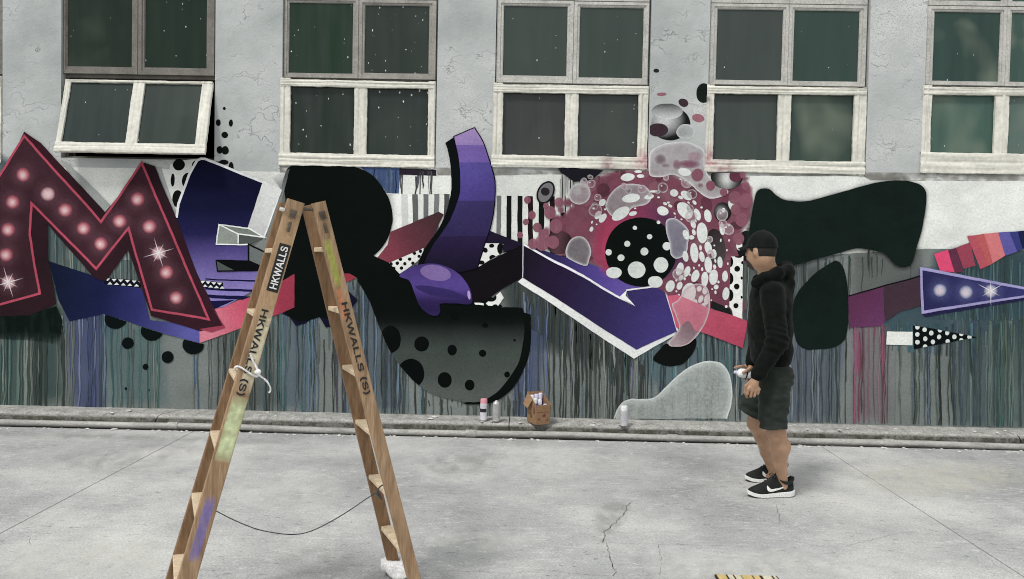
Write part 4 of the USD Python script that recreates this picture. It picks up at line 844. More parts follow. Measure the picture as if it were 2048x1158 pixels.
art('black_spot', smooth_closed(cbub((205, 965), (260, 890), (330, 830), (470, 850), (580, 790), (572, 890), (500, 990), (420, 1030), (320, 1030), (240, 1000))), (14, 18, 17))
art('leaf', smooth_closed(cbub((325, 826), (380, 770), (440, 690), (512, 632), (565, 710), (560, 760), (480, 830), (400, 850))), grad((1375, 645), (1350, 690), [(0, (48, 56, 58)), (.5, (84, 90, 94)), (1, (150, 152, 154))]), res=4)
bubble(smooth_closed(cbub((372, 490), (430, 440), (500, 330), (600, 300), (680, 330), (708, 440), (690, 590), (620, 730), (520, 830), (430, 860), (340, 835), (430, 700), (410, 600))), (206, 150, 164), .22, .9, 2.0)
bub2 = smooth_closed(c8((455, 558), (500, 580), (524, 640), (512, 700), (495, 730), (440, 712), (390, 680), (380, 630), (410, 575))); bubble(bub2, (110, 104, 108), .85)
for k in range(34):
    a = BR.uniform(-2.6, 1.0); R_b = BR.uniform(105, 215); x, y = 1290+R_b*math.cos(a), 478+R_b*.8*math.sin(a)
    if y < 352 or (x < 1120) or y > 560: continue
    r_ = BR.uniform(4, 13); bubble(ell(x, y, r_, r_*BR.uniform(.7, 1.1), BR.uniform(0, 180), 24), [(150, 96, 114), (178, 150, 160), (88, 48, 62)][k % 3], .25, .75, 1.4); art('bubble_shine', ell(x-r_*.3, y-r_*.3, r_*.18, r_*.14), (222, 216, 218), alpha=.8)
# bubbles climbing between the windows
art('bubble_spot', ell(*cz((170, 47))[0], 5.5, 4), (38, 40, 42)); art('bubble_spot', as_poly(ell(*cz((210, 234))[0], 10, 3.4)), (150, 92, 106)); art('bubble_spot', ell(*cz((505, 425))[0], 12.5, 8, 10), (148, 92, 106))
art('bubble_spot', as_poly(ell(*cz((545, 225))[0], 14.5, 20)).intersection(sbox(1300, 100, 1414, 400)), (22, 30, 28)); art('bubble_spot', ell(*cz((385, 302))[0], 10, 8, 30), (60, 44, 50))
bl = as_poly(ell(*cz((285, 470))[0], 39, 33)).intersection(sbox(1301, 100, 1500, 400))
art('shaded_ball', bl, lambda u, v: lin((24, 26, 28))+lin((190, 190, 190))*np.clip(1.25-np.hypot((u-1328)/39, (v-240)/33)*1.15, 0, 1)[:, None], res=4)
art('shaded_ball', as_poly(ell(*cz((255, 372))[0], 31, 16, 2)).intersection(sbox(1301, 100, 1500, 400)), lambda u, v: lin((80, 82, 84))+lin((190, 190, 190))*np.clip((v-209)/30, 0, 1)[:, None], res=4)
art('bubble_spot', as_poly(ell(*cz((185, 517))[0], 20, 13)).intersection(sbox(1300, 100, 1500, 400)), (62, 44, 52))
bubble(ell(*cz((405, 536))[0], 18.5, 15.5), (178, 182, 182), .7)
bigb = smooth_closed(cz((125, 690), (230, 632), (380, 615), (480, 640), (548, 690), (553, 790), (575, 870), (640, 940), (738, 1010), (690, 1050), (590, 1068), (500, 1010), (400, 920), (300, 878), (200, 896), (116, 880), (112, 780)))
bubble(bigb, (176, 168, 172), .72, .95, 2.2, (220, 218, 218))
for a, c_ in [((200, 755, 48, 42, 0), (120, 100, 110)), ((430, 790, 90, 34, 0), (130, 78, 100)), ((330, 795, 34, 40, 0), (142, 100, 116)), ((470, 730, 60, 40, 0), (170, 140, 150)), ((596, 968, 32, 36, 0), (206, 54, 96)), ((495, 850, 25, 18, 0), (130, 112, 112)), ((520, 962, 24, 18, 30), (130, 100, 110)), ((240, 805, 34, 16, 0), (140, 120, 128))]:
    art('bubble_spot', ell(*cz(a[:2])[0], a[2]/3.992, a[3]/3.992, a[4]), c_, alpha=lambda u, v, a=a: np.clip(1.15-np.hypot((u-cz(a[:2])[0][0])/(a[2]/3.992), (v-cz(a[:2])[0][1])/(a[3]/3.992)), 0, .8)*1.1, res=2.6)
art('white_cell', ell(*cz((392, 855))[0], 13, 8, 12), (216, 218, 216))
lb_ = as_poly(ell(*cz((728, 895))[0], 32, 25)).difference(sbox(1400, 300, 1500, 346))
art('shaded_ball', lb_, lambda u, v: lin((20, 24, 24))+lin((205, 205, 202))*np.exp(-((u-1452)/14)**2-((v-357)/20)**2)[:, None], res=3.5); art('bubble_spot', as_poly(ell(*cz((798, 888))[0], 13, 12)).difference(sbox(1400, 300, 1500, 346)), (100, 44, 66), alpha=.9)
for x, y, r in [(1468, 396, 12), (1490, 402, 14), (1446, 385, 7), (1484, 350, 6), (1064, 430, 8), (1100, 425, 12), (1075, 455, 9), (1088, 470, 11), (1055, 400, 7), (1040, 470, 6), (1112, 452, 13), (1084, 486, 14), (1106, 484, 12), (1066, 488, 10), (1118, 405, 9), (1052, 444, 6), (1092, 412, 6), (1482, 440, 13), (1470, 420, 10), (1476, 478, 11), (1490, 372, 8), (1394, 350, 12), (1420, 372, 9)]: art('bubble_spot', ell(x, y, r, r*1.1), (136, 78, 96), alpha=.85)
# grey pear-shaped sketch being sprayed
pear = smooth_closed(c4((885, 905), (905, 850), (950, 790), (1010, 768), (1060, 768), (1190, 755), (1280, 675), (1400, 562), (1500, 502), (1600, 476), (1700, 492), (1758, 560), (1785, 680), (1780, 800), (1745, 912)), 8)
pso = smooth_open(c4((892, 930), (905, 850), (950, 790), (1010, 768), (1060, 768), (1190, 755), (1280, 675), (1400, 562), (1500, 502), (1600, 476), (1700, 492), (1758, 560), (1785, 680), (1780, 800), (1750, 930)), 8); pg = as_poly(pso).intersection(sbox(1200, 700, 1500, 837)); pe = LineString(smooth_open(c4((885, 905), (905, 850), (950, 790), (1010, 768), (1060, 768), (1190, 755), (1280, 675), (1400, 562), (1500, 502), (1600, 476), (1700, 492), (1758, 560), (1785, 680), (1780, 800), (1745, 912)), 8))
art('sprayed_sketch', pg, (178, 184, 180), alpha=lambda u, v: np.clip(.42+.8*(fbm2(u*1.5, v*1.5, .16, 19)-.35)+.6*np.exp(-(shapely.distance(pe, shapely.points(u, v))/7)**1.2), 0, .95), res=2.6, label='pale pear-shaped bubble being sprayed low on the wall')
pel = pe.buffer(1.4); art('sketch_outline', pel.intersection(sbox(1200, 700, 1500, 838)), (210, 214, 212), alpha=.8)

# ---- black T and the right end of the mural
T1 = smooth_closed(cr((300, 560), (278, 400), (300, 230), (325, 130), (365, 108), (405, 116), (445, 152), (510, 178), (620, 180), (740, 150), (880, 110), (1020, 75), (1150, 60), (1245, 74), (1295, 112), (1305, 180), (1285, 330), (1250, 450), (1220, 540), (1175, 560), (1125, 543), (1070, 488), (990, 462), (900, 455), (800, 480), (680, 512), (560, 548), (480, 556)), 6)
TB = lambda u, v: lin((17, 30, 26))*(.75+.5*fbm2(u, v, .05, 21))[:, None]
for Tq in (T1,):
    Th = as_poly(Tq); art('overspray', Th.buffer(9), (30, 36, 34), alpha=lambda u, v: .75*np.exp(-(shapely.distance(Th, shapely.points(u, v))/3.2)**1.2)*np.clip(fbm2(u, v, .03, 51)*2-.4, 0, 1), res=3)
art('painted_letter', T1, TB, res=10, label='black-green letter top shaped like a curved arch')
art('painted_letter', smooth_closed(cr((540, 760), (640, 622), (735, 548), (790, 525), (828, 562), (852, 660), (858, 800), (845, 950), (800, 1015), (700, 1038), (600, 1032), (545, 960)), 6), TB, res=10, label='black-green rounded lower stroke beside the man')
drips([(1725, 1756, 500, 555, [(40, 46, 44)], .2, (1.5, 3), .5)], 20)
art('painted_ribbon', cr((856, 735), (1062, 674), (1066, 880), (1040, 905), (861, 912)), grad((1700, 600), (1770, 640), [(0, (92, 42, 76)), (1, (98, 48, 92))]), label='purple ribbon right of the black letter')
art('painted_ribbon', cr((1062, 674), (1272, 614), (1285, 780), (1160, 815), (1066, 880)), (66, 46, 58)); line('ribbon_edge', cr((850, 733), (1062, 672), (1270, 612)), 2.4, (20, 16, 20))
for P_, c_ in [([(1352, 485), (1432, 462), (1472, 592), (1385, 582)], (222, 50, 106)), ([(1432, 463), (1478, 450), (1522, 588), (1472, 594)], (96, 42, 68)), ([(1478, 450), (1560, 418), (1592, 552), (1522, 572)], (150, 54, 78)),
               ([(1543, 382), (1592, 377), (1662, 556), (1620, 574)], (178, 68, 86)), ([(1592, 377), (1640, 370), (1692, 541), (1662, 556)], (182, 76, 78)), ([(1640, 370), (1722, 362), (1762, 496), (1692, 541)], (204, 104, 108)),
               ([(1722, 362), (1785, 358), (1832, 472), (1762, 496)], (88, 82, 158)), ([(1785, 358), (1832, 355), (1862, 456), (1832, 472)], (50, 56, 122)), ([(1832, 355), (2080, 338), (2080, 380), (1862, 456)], (26, 30, 70))]:
    art('ribbon_band', cr(*P_), c_)
art('pennant_side', [(1842, 626), (1850, 634), (2110, 590), (2130, 570), (2105, 566)], (34, 32, 72))
art('pennant_edge', [(1838, 533), (2106, 585), (1842, 628)], (152, 144, 196)); art('painted_pennant', [(1843, 540), (2080, 585), (1847, 621)], grad((1843, 560), (2080, 585), [(0, (38, 36, 82)), (.4, (46, 46, 100)), (1, (50, 50, 108))]), res=9, label='blue pennant with three painted lights')
for q, (x, y) in enumerate(cr((1385, 697), (1537, 707), (1680, 700))): bulb(x, y, 12, (170, 172, 200), (104, 108, 160), 6 if q == 2 else 0)
art('white_block', cr((1079, 935), (1228, 934), (1228, 1012), (1075, 1011)), (212, 213, 206), label='white painted block beside the dotted black pennant')
pg2 = as_poly(cr((1229, 898), (1605, 968), (1235, 1036))); art('painted_pennant', pg2, (12, 18, 20), label='small black pennant with white dots')
for x, y in [(1297, 925), (1255, 950), (1335, 945), (1300, 977), (1380, 967), (1255, 995), (1345, 995), (1427, 943), (1470, 967), (1430, 993), (1557, 967), (1510, 988), (1510, 950), (1255, 908), (1300, 1022), (1385, 928)]:
    p = cr((x, y))[0]; q = as_poly(ell(p[0], p[1], 4.4, 4.6)).intersection(pg2)
    if not q.is_empty: art('white_dot', q, (206, 212, 208))
# spots at the lower left
under = sbox(0, 0, 3000, 2000).difference(as_poly([(98, 522), (285, 560), (300, 640), (400, 652), (420, 690), (400, 687), (330, 669), (250, 641), (208, 628), (140, 642)]))
for d in [(232, 638, 22, 19), (305, 662, 22, 19), (387, 690, 21.5, 19), (257, 686, 12, 12), (335.6, 714, 12, 12), (292, 734, 5.5, 6), (253, 777, 2.4, 2.8), (299, 780, 1.4, 1.6)]:
    q = as_poly(ell(*d)).intersection(under); art('painted_dot', q, (9, 18, 18))

# stains and pale worn patches of the yard
def stain(pts, col, a, seed):
    g = as_poly(smooth_closed(pts)); e = g.exterior; v, f = triangulate(g, max(4., math.sqrt(g.area)/26))
    V = at_z(v[:, 0], v[:, 1], .0016+.0004*seed); m = trimesh.Trimesh(V, f, process=False)
    if m.face_normals[:, 2].mean() < 0: m.invert()
    d = shapely.distance(e, shapely.points(v[:, 0], v[:, 1])); k = math.sqrt(g.area)*.16
    al = a*np.clip(d/k, 0, 1)*np.clip(meshkit.fbm(V*np.array([16, 9, 1]), 5, seed)*1.8-.35, 0, 1)
    obj('stain', m, paint_soft, ground, cd=np.tile(lin(col), (len(v), 1)), ca=al)
for k, (P_, c_, a_) in enumerate([
    ([(1190, 1010), (1262, 1000), (1256, 1040), (1216, 1086), (1188, 1080)], (112, 112, 108), .3), ([(880, 905), (1010, 900), (1000, 935), (900, 960), (850, 940)], (132, 132, 130), .3),
    ([(990, 915), (1100, 890), (1300, 905), (1280, 950), (1100, 960), (1000, 950)], (214, 214, 210), .5), ([(850, 1075), (990, 1060), (1100, 1075), (1010, 1105), (900, 1105)], (226, 226, 220), .6),
    ([(460, 960), (620, 940), (700, 975), (640, 1020), (500, 1015)], (214, 214, 208), .5), ([(120, 900), (330, 880), (420, 905), (260, 950), (130, 945)], (122, 122, 120), .3),
    ([(1700, 930), (1980, 920), (2060, 960), (1900, 1000), (1740, 985)], (206, 204, 190), .5), ([(0, 1090), (180, 1060), (340, 1080), (300, 1160), (20, 1170)], (216, 216, 208), .5),
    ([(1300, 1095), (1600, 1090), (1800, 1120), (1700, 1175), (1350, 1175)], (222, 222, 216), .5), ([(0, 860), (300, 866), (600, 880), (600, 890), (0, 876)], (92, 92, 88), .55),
    ([(560, 1100), (700, 1080), (760, 1120), (640, 1160), (560, 1150)], (126, 126, 122), .25)]): stain(P_, c_, a_, k)

# ------------------------------------------------------------------ the wooden step ladder (feet, yaw and height measured from the photo)
def wood(name, c1, c2): return surf(name, c1, c2, scale=9, rough=.62, bump=.25, bscale=30, bdist=.002, fine=.22, fscale=40, stretch=(4, 4, .35), spec=.3)
wood_a = wood('worn_wood', (.19, .115, .06), (.37, .25, .15)); wood_b = wood('brown_wood', (.12, .066, .032), (.25, .15, .08)); wood_c = wood('pale_fresh_wood', (.46, .36, .235), (.62, .51, .36))
steel = surf('rusty_steel', (.05, .04, .03), (.16, .13, .10), scale=30, rough=.55, metal=.5)
lad = thing('step_ladder', 'worn wooden A-frame step ladder with a black and white sticker and paint marks', 'ladder')
LC = np.array([-.8903, 3.2337, 0]); LTH, LS, LH, WB, WT, GAP = .4336, .5156, 1.7425, .4332, .2728, .05
e_ = np.array([math.cos(LTH), math.sin(LTH), 0]); n_ = np.array([-math.sin(LTH), math.cos(LTH), 0]); ez = np.array([0, 0, 1.])
def bar(a, b, wdir, w, t, tdir, ch=.004, back=0.):
    """plank from a to b; w along wdir (made square to the axis), t along tdir, its front face through a and b"""
    a, b = np.asarray(a, float), np.asarray(b, float); L = np.linalg.norm(b-a); ax = (b-a)/L
    td = np.asarray(tdir, float); td = td-ax*(td@ax); td /= np.linalg.norm(td); wd = np.cross(td, ax)
    if wd@np.asarray(wdir) < 0: wd = -wd
    m = trimesh.creation.extrude_polygon(sbox(-w/2+ch, ch, w/2-ch, t-ch).buffer(ch, quad_segs=2), L, engine='earcut')
    v = m.vertices; k = 24
    m2 = trimesh.Trimesh(a+np.outer(v[:, 0], wd)+np.outer(v[:, 1], td)+np.outer(v[:, 2], ax), m.faces, process=False); m2.fix_normals(); return m2, ax, wd, td
RAIL = {}
for sd, nm_w in ((-1, .070), (1, .056)):
    foot, top_ = LC+sd*LS*e_, LC+sd*GAP*e_+ez*LH
    for far in (0, 1):
        a, b = foot+far*WB*n_, top_+far*WT*n_
        if far: a, b = a-.028*n_, b-.028*n_
        m, ax, wd, td = bar(a, b+(b-a)/np.linalg.norm(b-a)*.02, e_, nm_w, .028, n_)
        obj('rail', m, wood_a if not far else wood_b, lad)
        RAIL[sd, far] = (a, b, ax, wd, td, nm_w)
    for k, hh in enumerate((.24, .50, .77, 1.03, 1.30, 1.56) if sd > 0 else (.22, .49, .76, 1.03, 1.29, 1.55)):
        t = hh/LH; A = RAIL[sd, 0][0]*(1-t)+RAIL[sd, 0][1]*t; B = RAIL[sd, 1][0]*(1-t)+RAIL[sd, 1][1]*t
        m, *_ = bar(A+.0285*(B-A)/np.linalg.norm(B-A), B-.001*(B-A)/np.linalg.norm(B-A), e_, nm_w-.004, .02, ez)
        obj('tread', m, wood_c, lad)
# hinge: plates, bolt and spreader bars at the top
for far in (0, 1):
    pts = []
    for sd in (-1, 1):
        a, b, ax, wd, td, w_ = RAIL[sd, far]
        c = b-ax*.035; m, *_ = bar(c-ax*.018, c+ax*.016, e_, .026, .006, -n_, .002) if not far else (None,)
        if m is not None:
            m.apply_translation(-.0065*n_); obj('hinge_plate', m, steel, lad)
            m, *_ = bar(c-ax*.075, c-ax*.035, e_, .013, .004, -n_, .0015); m.apply_translation(-.0045*n_); obj('slot_plate', m, steel, lad)
            obj('bolt', tube([c-n_*.014, c-n_*.004], .009, 10), steel, lad)
        pts.append(b-ax*.012+n_*.014)
    obj('hinge_pin', tube(pts, .007, 8), steel, lad)
obj('bolt', tube([RAIL[-1, 0][1]-RAIL[-1, 0][2]*.03-RAIL[-1, 0][3]*.055, RAIL[-1, 0][1]-RAIL[-1, 0][2]*.03-RAIL[-1, 0][3]*.035], .008, 10), surf('bright_bolt', (.5, .5, .48), (.7, .7, .68), rough=.35, metal=.7), lad)
def on_rail(sd, far, d, q, lift=.0015):
    """d metres down from the top, q across (-1..1)"""
    a, b, ax, wd, td, w_ = RAIL[sd, far]; return b-ax*d+wd*(q*w_/2)-td*lift
ink = surf('black_ink', (.008, .008, .008), (.02, .02, .02), rough=.7); white_p = surf('white_print', (.62, .62, .60), (.76, .76, .74), rough=.6)
def rail_text(txt, sd, d0, height, q0, mat, bold=False, down=False, lift=.0016, squash=1., scale_q=1.):
    """text running up (or down) the front of a rail from d0 metres below its top"""
    m = meshkit.text_mesh(txt, height, .0008, bold=bold); a, b, ax, wd, td, w_ = RAIL[sd, 0]
    v = m.vertices*np.array([squash, 1, 1]); o = b-ax*d0
    al, ac = (ax, -wd) if not down else (-ax, wd)
    V = o+np.outer(v[:, 0], al)+np.outer(v[:, 1]*scale_q+q0, ac)-np.outer(lift+v[:, 2], td)
    m2 = trimesh.Trimesh(V, m.faces, process=False); m2.fix_normals(); return m2
# sticker near the top of the left rail
a, b, ax, wd, td, w_ = RAIL[-1, 0]
t_ = rail_text('HKWALLS', -1, .350, .027, 0, white_p, True, False, .0026); ln = (t_.vertices-b)@ax; lw = (t_.vertices-b)@wd
st = trimesh.Trimesh([b+ax*p+wd*q-td*.0018 for p, q in ((ln.min()-.012, lw.min()-.008), (ln.max()+.01, lw.min()-.008), (ln.max()+.01, lw.max()+.008), (ln.min()-.012, lw.max()+.008))], [[0, 1, 2], [0, 2, 3]], process=False)
sh = wd*(-(lw.min()+lw.max())/2+.006); st.apply_translation(sh); t_.apply_translation(sh)
stk = obj('sticker', st, ink, lad, label='black sticker with white capital letters'); obj('lettering', t_, white_p, stk)
# hand lettering down both rails
for sd, d0, hgt, q0, sq in ((-1, .430, .025, -.012, 1.62), (1, .40, .023, -.012, 2.0)):
    m = rail_text('HKWALLS (S)', sd, d0, hgt, q0, ink, True, True, .0018, sq)
    for piece in m.split(only_watertight=False): obj('hand_letter', piece, ink, lad)
# smears of paint and tape on the rails
def smear(sd, far, d0, d1, q0, q1, col, alpha, seed):
    N, K = 40, 10; V, C, A = [], [], []
    for i in range(N):
        for j in range(K):
            t, s = i/(N-1), j/(K-1); q = q0+(q1-q0)*s; V.append(on_rail(sd, far, d0+(d1-d0)*t, q, .0011))
            ed = min(t*6, (1-t)*6, 1)*min(s*5+.35, (1-s)*5+.35, 1)
            A.append(alpha*ed*np.clip(.35+1.1*meshkit.fbm(np.array([[t*9, s*2.2, seed]]), 4, seed)[0], 0, 1)); C.append(lin(col)*(.85+.3*meshkit.noise(np.array([[t*14, s*5, seed]]), 3)[0]))
    f = [[i*K+j, i*K+j+1, (i+1)*K+j] for i in range(N-1) for j in range(K-1)]+[[i*K+j+1, (i+1)*K+j+1, (i+1)*K+j] for i in range(N-1) for j in range(K-1)]
    m = trimesh.Trimesh(V, f, process=False)
    if (m.face_normals@n_).mean() > 0: m.invert()
    obj('paint_smear', m, paint_soft, lad, cd=np.array(C), ca=np.array(A))
smear(-1, 0, .79, 1.06, -.8, .95, (204, 214, 170), .85, 3); smear(-1, 0, 1.19, 1.46, -.55, .6, (122, 114, 172), .6, 5); smear(1, 0, .13, .34, -.75, .3, (160, 166, 84), .65, 7)
smear(-1, 0, .42, .78, -.4, .98, (216, 206, 178), .75, 9); smear(1, 0, .34, .48, -.8, .0, (200, 130, 96), .6, 11); smear(-1, 0, .02, .5, -.95, .95, (190, 160, 124), .4, 13)

# white tape tied round the left rail
rag_mat = surf('white_plastic', (.60, .59, .58), (.80, .79, .78), scale=14, rough=.55, bump=.5, bscale=35, bdist=.006)
def in_frame(px, py, k=0.):
    d = ray(px, py); c = LC+n_*k; t = ((c-EYE)@n_)/(d@n_); return EYE+d*t
def ribbon(pts, w, seed, thick=.0012):
    P = np.array(pts, float); P = np.stack([np.interp(np.linspace(0, len(P)-1, 26), np.arange(len(P)), P[:, k]) for k in range(3)], 1)
    P = np.vstack([P[:1], (P[:-2]+P[1:-1]+P[2:])/3, P[-1:]])
    t = np.gradient(P, axis=0); t /= np.linalg.norm(t, axis=1)[:, None]; r_ = np.random.default_rng(seed); tw = np.cumsum(r_.normal(0, .22, len(P)))
    s = np.cross(t, n_); s /= np.maximum(np.linalg.norm(s, axis=1), 1e-6)[:, None]; u = np.cross(t, s)
    s2 = s*np.cos(tw)[:, None]+u*np.sin(tw)[:, None]; V = np.vstack([P-s2*w/2, P, P+s2*w/2]); V[len(P):2*len(P)] += u*w*.18; k = len(P); f = []
    for j in (0, 1):
        for i in range(k-1): f += [[j*k+i, j*k+i+1, (j+1)*k+i], [j*k+i+1, (j+1)*k+i+1, (j+1)*k+i]]
    return trimesh.Trimesh(np.vstack([V, V+n_*thick]), np.vstack([np.array(f), np.array(f)[:, ::-1]+len(V)]), process=False)
tie = thing('tied_tape', 'white tape knotted round the left ladder rail with a loose curled end', 'tape')
lp = []
for t in np.linspace(0, 2*np.pi, 26):
    c = on_rail(-1, 0, .69, 0)+.014*n_; lp.append(c+wd*.048*np.cos(t)+n_*.021*np.sin(t)+ez*.012*np.sin(t*2))
obj('band', tube(lp, .004, 8), rag_mat, tie)
obj('loose_end', ribbon([in_frame(x, y, -.02) for x, y in ((512, 742), (520, 752), (528, 757), (536, 765), (541, 775), (541, 781), (538, 786))], .008, 3), rag_mat, tie)
obj('loose_end', ribbon([in_frame(x, y, -.015) for x, y in ((500, 706), (506, 722), (515, 738), (520, 752), (512, 748))], .008, 5), rag_mat, tie)
obj('knot', surface_nets(lambda p: np.linalg.norm((p-in_frame(516, 744, -.02))/np.array([.013, .010, .010]), axis=1)-1+.6*(meshkit.fbm(p*70, 3, 2)-.5), in_frame(516, 744, -.02)-.03, in_frame(516, 744, -.02)+.03, .003), rag_mat, tie, smooth=True)
# rag round the far right foot
fc = RAIL[1, 1][0]+np.array([0, 0, .055])+.014*n_
def ragf(p):
    q = p-fc; r = np.hypot(q[:, 0], q[:, 1]); d = np.hypot(r-.045, (q[:, 2])*1.0)-.032
    d = smin(d, np.linalg.norm(q*np.array([1, 1, 1.5])-np.array([.02, -.045, -.05]), axis=1)-.045, .03)
    return d+.035*(meshkit.fbm(p*26, 4, 6)-.5)
obj('rag', surface_nets(ragf, fc-.13, fc+.11, .006), rag_mat, None, smooth=True, label='crumpled white rag wrapped round the right rear foot of the ladder', cat='rag')
# wire between the two halves
wire_mat = surf('dark_wire', (.03, .03, .03), (.07, .07, .07), rough=.5)
wpx = [(428, 1020), (438, 1025), (470, 1041), (510, 1057), (545, 1065), (585, 1069), (620, 1063), (660, 1044), (700, 1020), (735, 996), (752, 986)]
wp = smooth_open(np.array([in_frame(x, y, .16+.06*i/10) for i, (x, y) in enumerate(wpx)]), 6)
wr = thing('slack_wire', 'thin dark wire hanging slack between the two halves of the ladder', 'wire')
obj('wire', tube(wp, .0024, 6), wire_mat, wr)
kn = [in_frame(x, y, .19-.1*i/8) for i, (x, y) in enumerate([(748, 986), (756, 983), (764, 999), (757, 985), (752, 986), (760, 996), (755, 983), (762, 972), (772, 969)])]
obj('wire_tie', tube(smooth_open(np.array(kn), 6), .0032, 6), wire_mat, wr)
obj('wire_tie', tube(smooth_open(np.array([in_frame(x, y, .10) for x, y in ((409, 1010), (400, 1022), (397, 1035), (405, 1030), (413, 1012))]), 6), .0028, 6), wire_mat, wr)

# ------------------------------------------------------------------ spray cans and the box on the kerb
def can(name, px, pyb, h, r, body, cap, label, group=None, nozzle=True, z0=KZ+.006, loc=None, print_=None):
    p = at_z(px, pyb, z0) if loc is None else np.array(loc)
    t = thing(name, label, 'spray can', tuple(p), group)
    hb = h*(.80 if cap is not None else .9)
    obj('body', lathe([(0, 0), (r*.93, 0), (r, .004), (r, hb-.012), (r*.97, hb-.006), (r*.80, hb+.002), (r*.62, hb+.010), (0, hb+.011)], 28), body, t, smooth=40)
    obj('rim', lathe([(r*1.0, 0), (r*1.03, .002), (r*1.03, .006), (r*1.0, .008)], 28), tin, t, smooth=40)
    if cap is not None:
        obj('cap', lathe([(r*.93, hb-.004), (r*.95, hb), (r*.95, h-.016), (r*.88, h-.004), (r*.7, h), (0, h)], 28), cap, t, smooth=40)
    else:
        obj('nozzle', lathe([(r*.3, hb+.010), (r*.3, hb+.018), (r*.22, hb+.019), (r*.22, h), (0, h)], 16), white_p, t, smooth=40)
    if print_ is not None: obj('print_band', lathe([(r*1.004, hb*.48), (r*1.008, hb*.5), (r*1.008, hb*.66), (r*1.004, hb*.68)], 28).slice_plane((0, 0, 0), (-.6, -.8, 0)), print_, t)
    return t
tin = surf('can_tin', (.40, .40, .39), (.55, .55, .53), rough=.35, metal=.6)
lav = surf('lavender_can', (.50, .48, .54), (.66, .64, .70), scale=10, rough=.4); pinkc = surf('pink_cap', (.58, .24, .28), (.68, .32, .36), rough=.4); greyc = surf('scuffed_grey_can', (.30, .31, .30), (.50, .50, .48), scale=20, rough=.4, metal=.3)
purp = surf('purple_can', (.10, .06, .26), (.18, .11, .38), rough=.4); paleb = surf('pale_lilac_cap', (.52, .50, .62), (.68, .66, .76), rough=.4); whc = surf('white_cap', (.66, .66, .66), (.78, .78, .78), rough=.4)
can('spray_can', 967, 840, .196, .033, lav, pinkc, 'lavender spray can with a pink cap standing on the kerb', print_=ink)
can('spray_can', 992, 842, .185, .033, greyc, None, 'scuffed grey spray can without a cap beside the pink-capped one')
can('spray_can', 1247, 851, .178, .033, surf('silver_can', (.46, .45, .48), (.60, .59, .62), scale=14, rough=.35, metal=.3), whc, 'silver spray can with a white cap alone by the sprayed bubble')
card = surf('cardboard', (.20, .115, .058), (.29, .175, .095), scale=12, rough=.85, bump=.2, stretch=(1, 1, 6)); cprint = surf('dark_red_print', (.10, .03, .025), (.16, .05, .04), rough=.8)
bxp = at_z(1078, 846, KZ+.006)
box = thing('cardboard_box', 'small open cardboard box full of spray cans on the kerb', 'box', tuple(bxp))
ba = math.radians(27); bu, bv = np.array([math.cos(ba), -math.sin(ba)*0+math.sin(ba), 0]), np.array([-math.sin(ba), math.cos(ba), 0])
BW, BD, HB, HF = .135, .165, .27, .175
def panel(P, t=.004, mat=card, nm='panel'):
    P = np.array(P, float); c = P.mean(0); nn = np.cross(P[1]-P[0], P[2]-P[0]); nn /= np.linalg.norm(nn); V = np.vstack([P, P+nn*t]); k = len(P)
    m = trimesh.convex.convex_hull(V); return obj(nm, m, mat, box)
cx_ = lambda a, b, z, sp=0.: bu*a*(1+sp)+bv*b*(1+sp)+ez*z
x0_, x1_, y0_, y1_ = -BW/2, BW/2, -BD/2+.02, BD/2+.02
panel([cx_(x0_, y0_, 0), cx_(x1_, y0_, 0), cx_(x1_, y0_-.012, HF), cx_(x0_, y0_-.012, HF)])
panel([cx_(x0_, y1_, 0), cx_(x1_, y1_, 0), cx_(x1_, y1_, HB), cx_(x0_, y1_, HB)])
panel([cx_(x0_, y0_, 0), cx_(x0_, y1_, 0), cx_(x0_-.006, y1_, HB), cx_(x0_-.006, y0_-.012, HF)])
panel([cx_(x1_, y0_, 0), cx_(x1_, y1_, 0), cx_(x1_+.006, y1_, HB), cx_(x1_+.006, y0_-.012, HF)])
panel([cx_(x0_, y0_, .003), cx_(x1_, y0_, .003), cx_(x1_, y1_, .003), cx_(x0_, y1_, .003)])
panel([cx_(x0_-.008, y1_-.02, HB), cx_(x0_-.008, y0_+.05, HB-.05), cx_(x0_-.055, y0_+.06, HB-.13), cx_(x0_-.06, y1_-.03, HB-.1)], nm='side_panel')  # thin brown panel slanting out on the left side
def bprint(pts, face):
    P = []
    for a, z in pts:
        P.append(cx_(a, y0_-.012*z/HF-.0045, z) if face == 'f' else cx_(x0_-.006*z/HB-.0045, a, z))
    panel(P, .0006, cprint, 'print_mark')
bprint([(-.012, .075), (.012, .062), (.035, .078), (.012, .095)], 'f'); bprint([(-.055, .05), (-.035, .035), (-.03, .06)], 'f'); bprint([(.03, .03), (.055, .03), (.05, .05)], 'f'); bprint([(-.06, .108), (.055, .108), (.055, .112), (-.06, .112)], 'f')
bprint([(-.05, .10), (-.03, .09), (-.035, .16), (-.05, .15)], 's'); bprint([(.0, .06), (.025, .05), (.02, .10)], 's')
for k, (a, b, cpm, nm) in enumerate([(-.036, .075, whc, 'white-capped spray can at the back left of the cardboard box'), (.008, .078, paleb, 'lilac-capped spray can at the back middle of the cardboard box'), (.046, .07, paleb, 'lilac-capped spray can leaning out at the right of the cardboard box'), (-.030, .022, whc, 'white-capped spray can at the middle left of the cardboard box'), (.014, .018, whc, 'pale-capped spray can in the middle of the cardboard box'), (.044, -.028, paleb, 'lilac-capped spray can at the front right of the cardboard box')]):
    p = bxp+bu*a+bv*b+ez*.008
    can('spray_can', 0, 0, (.235, .24, .25, .215, .20, .165)[k]*1.0, .020, purp, cpm, nm, loc=p)

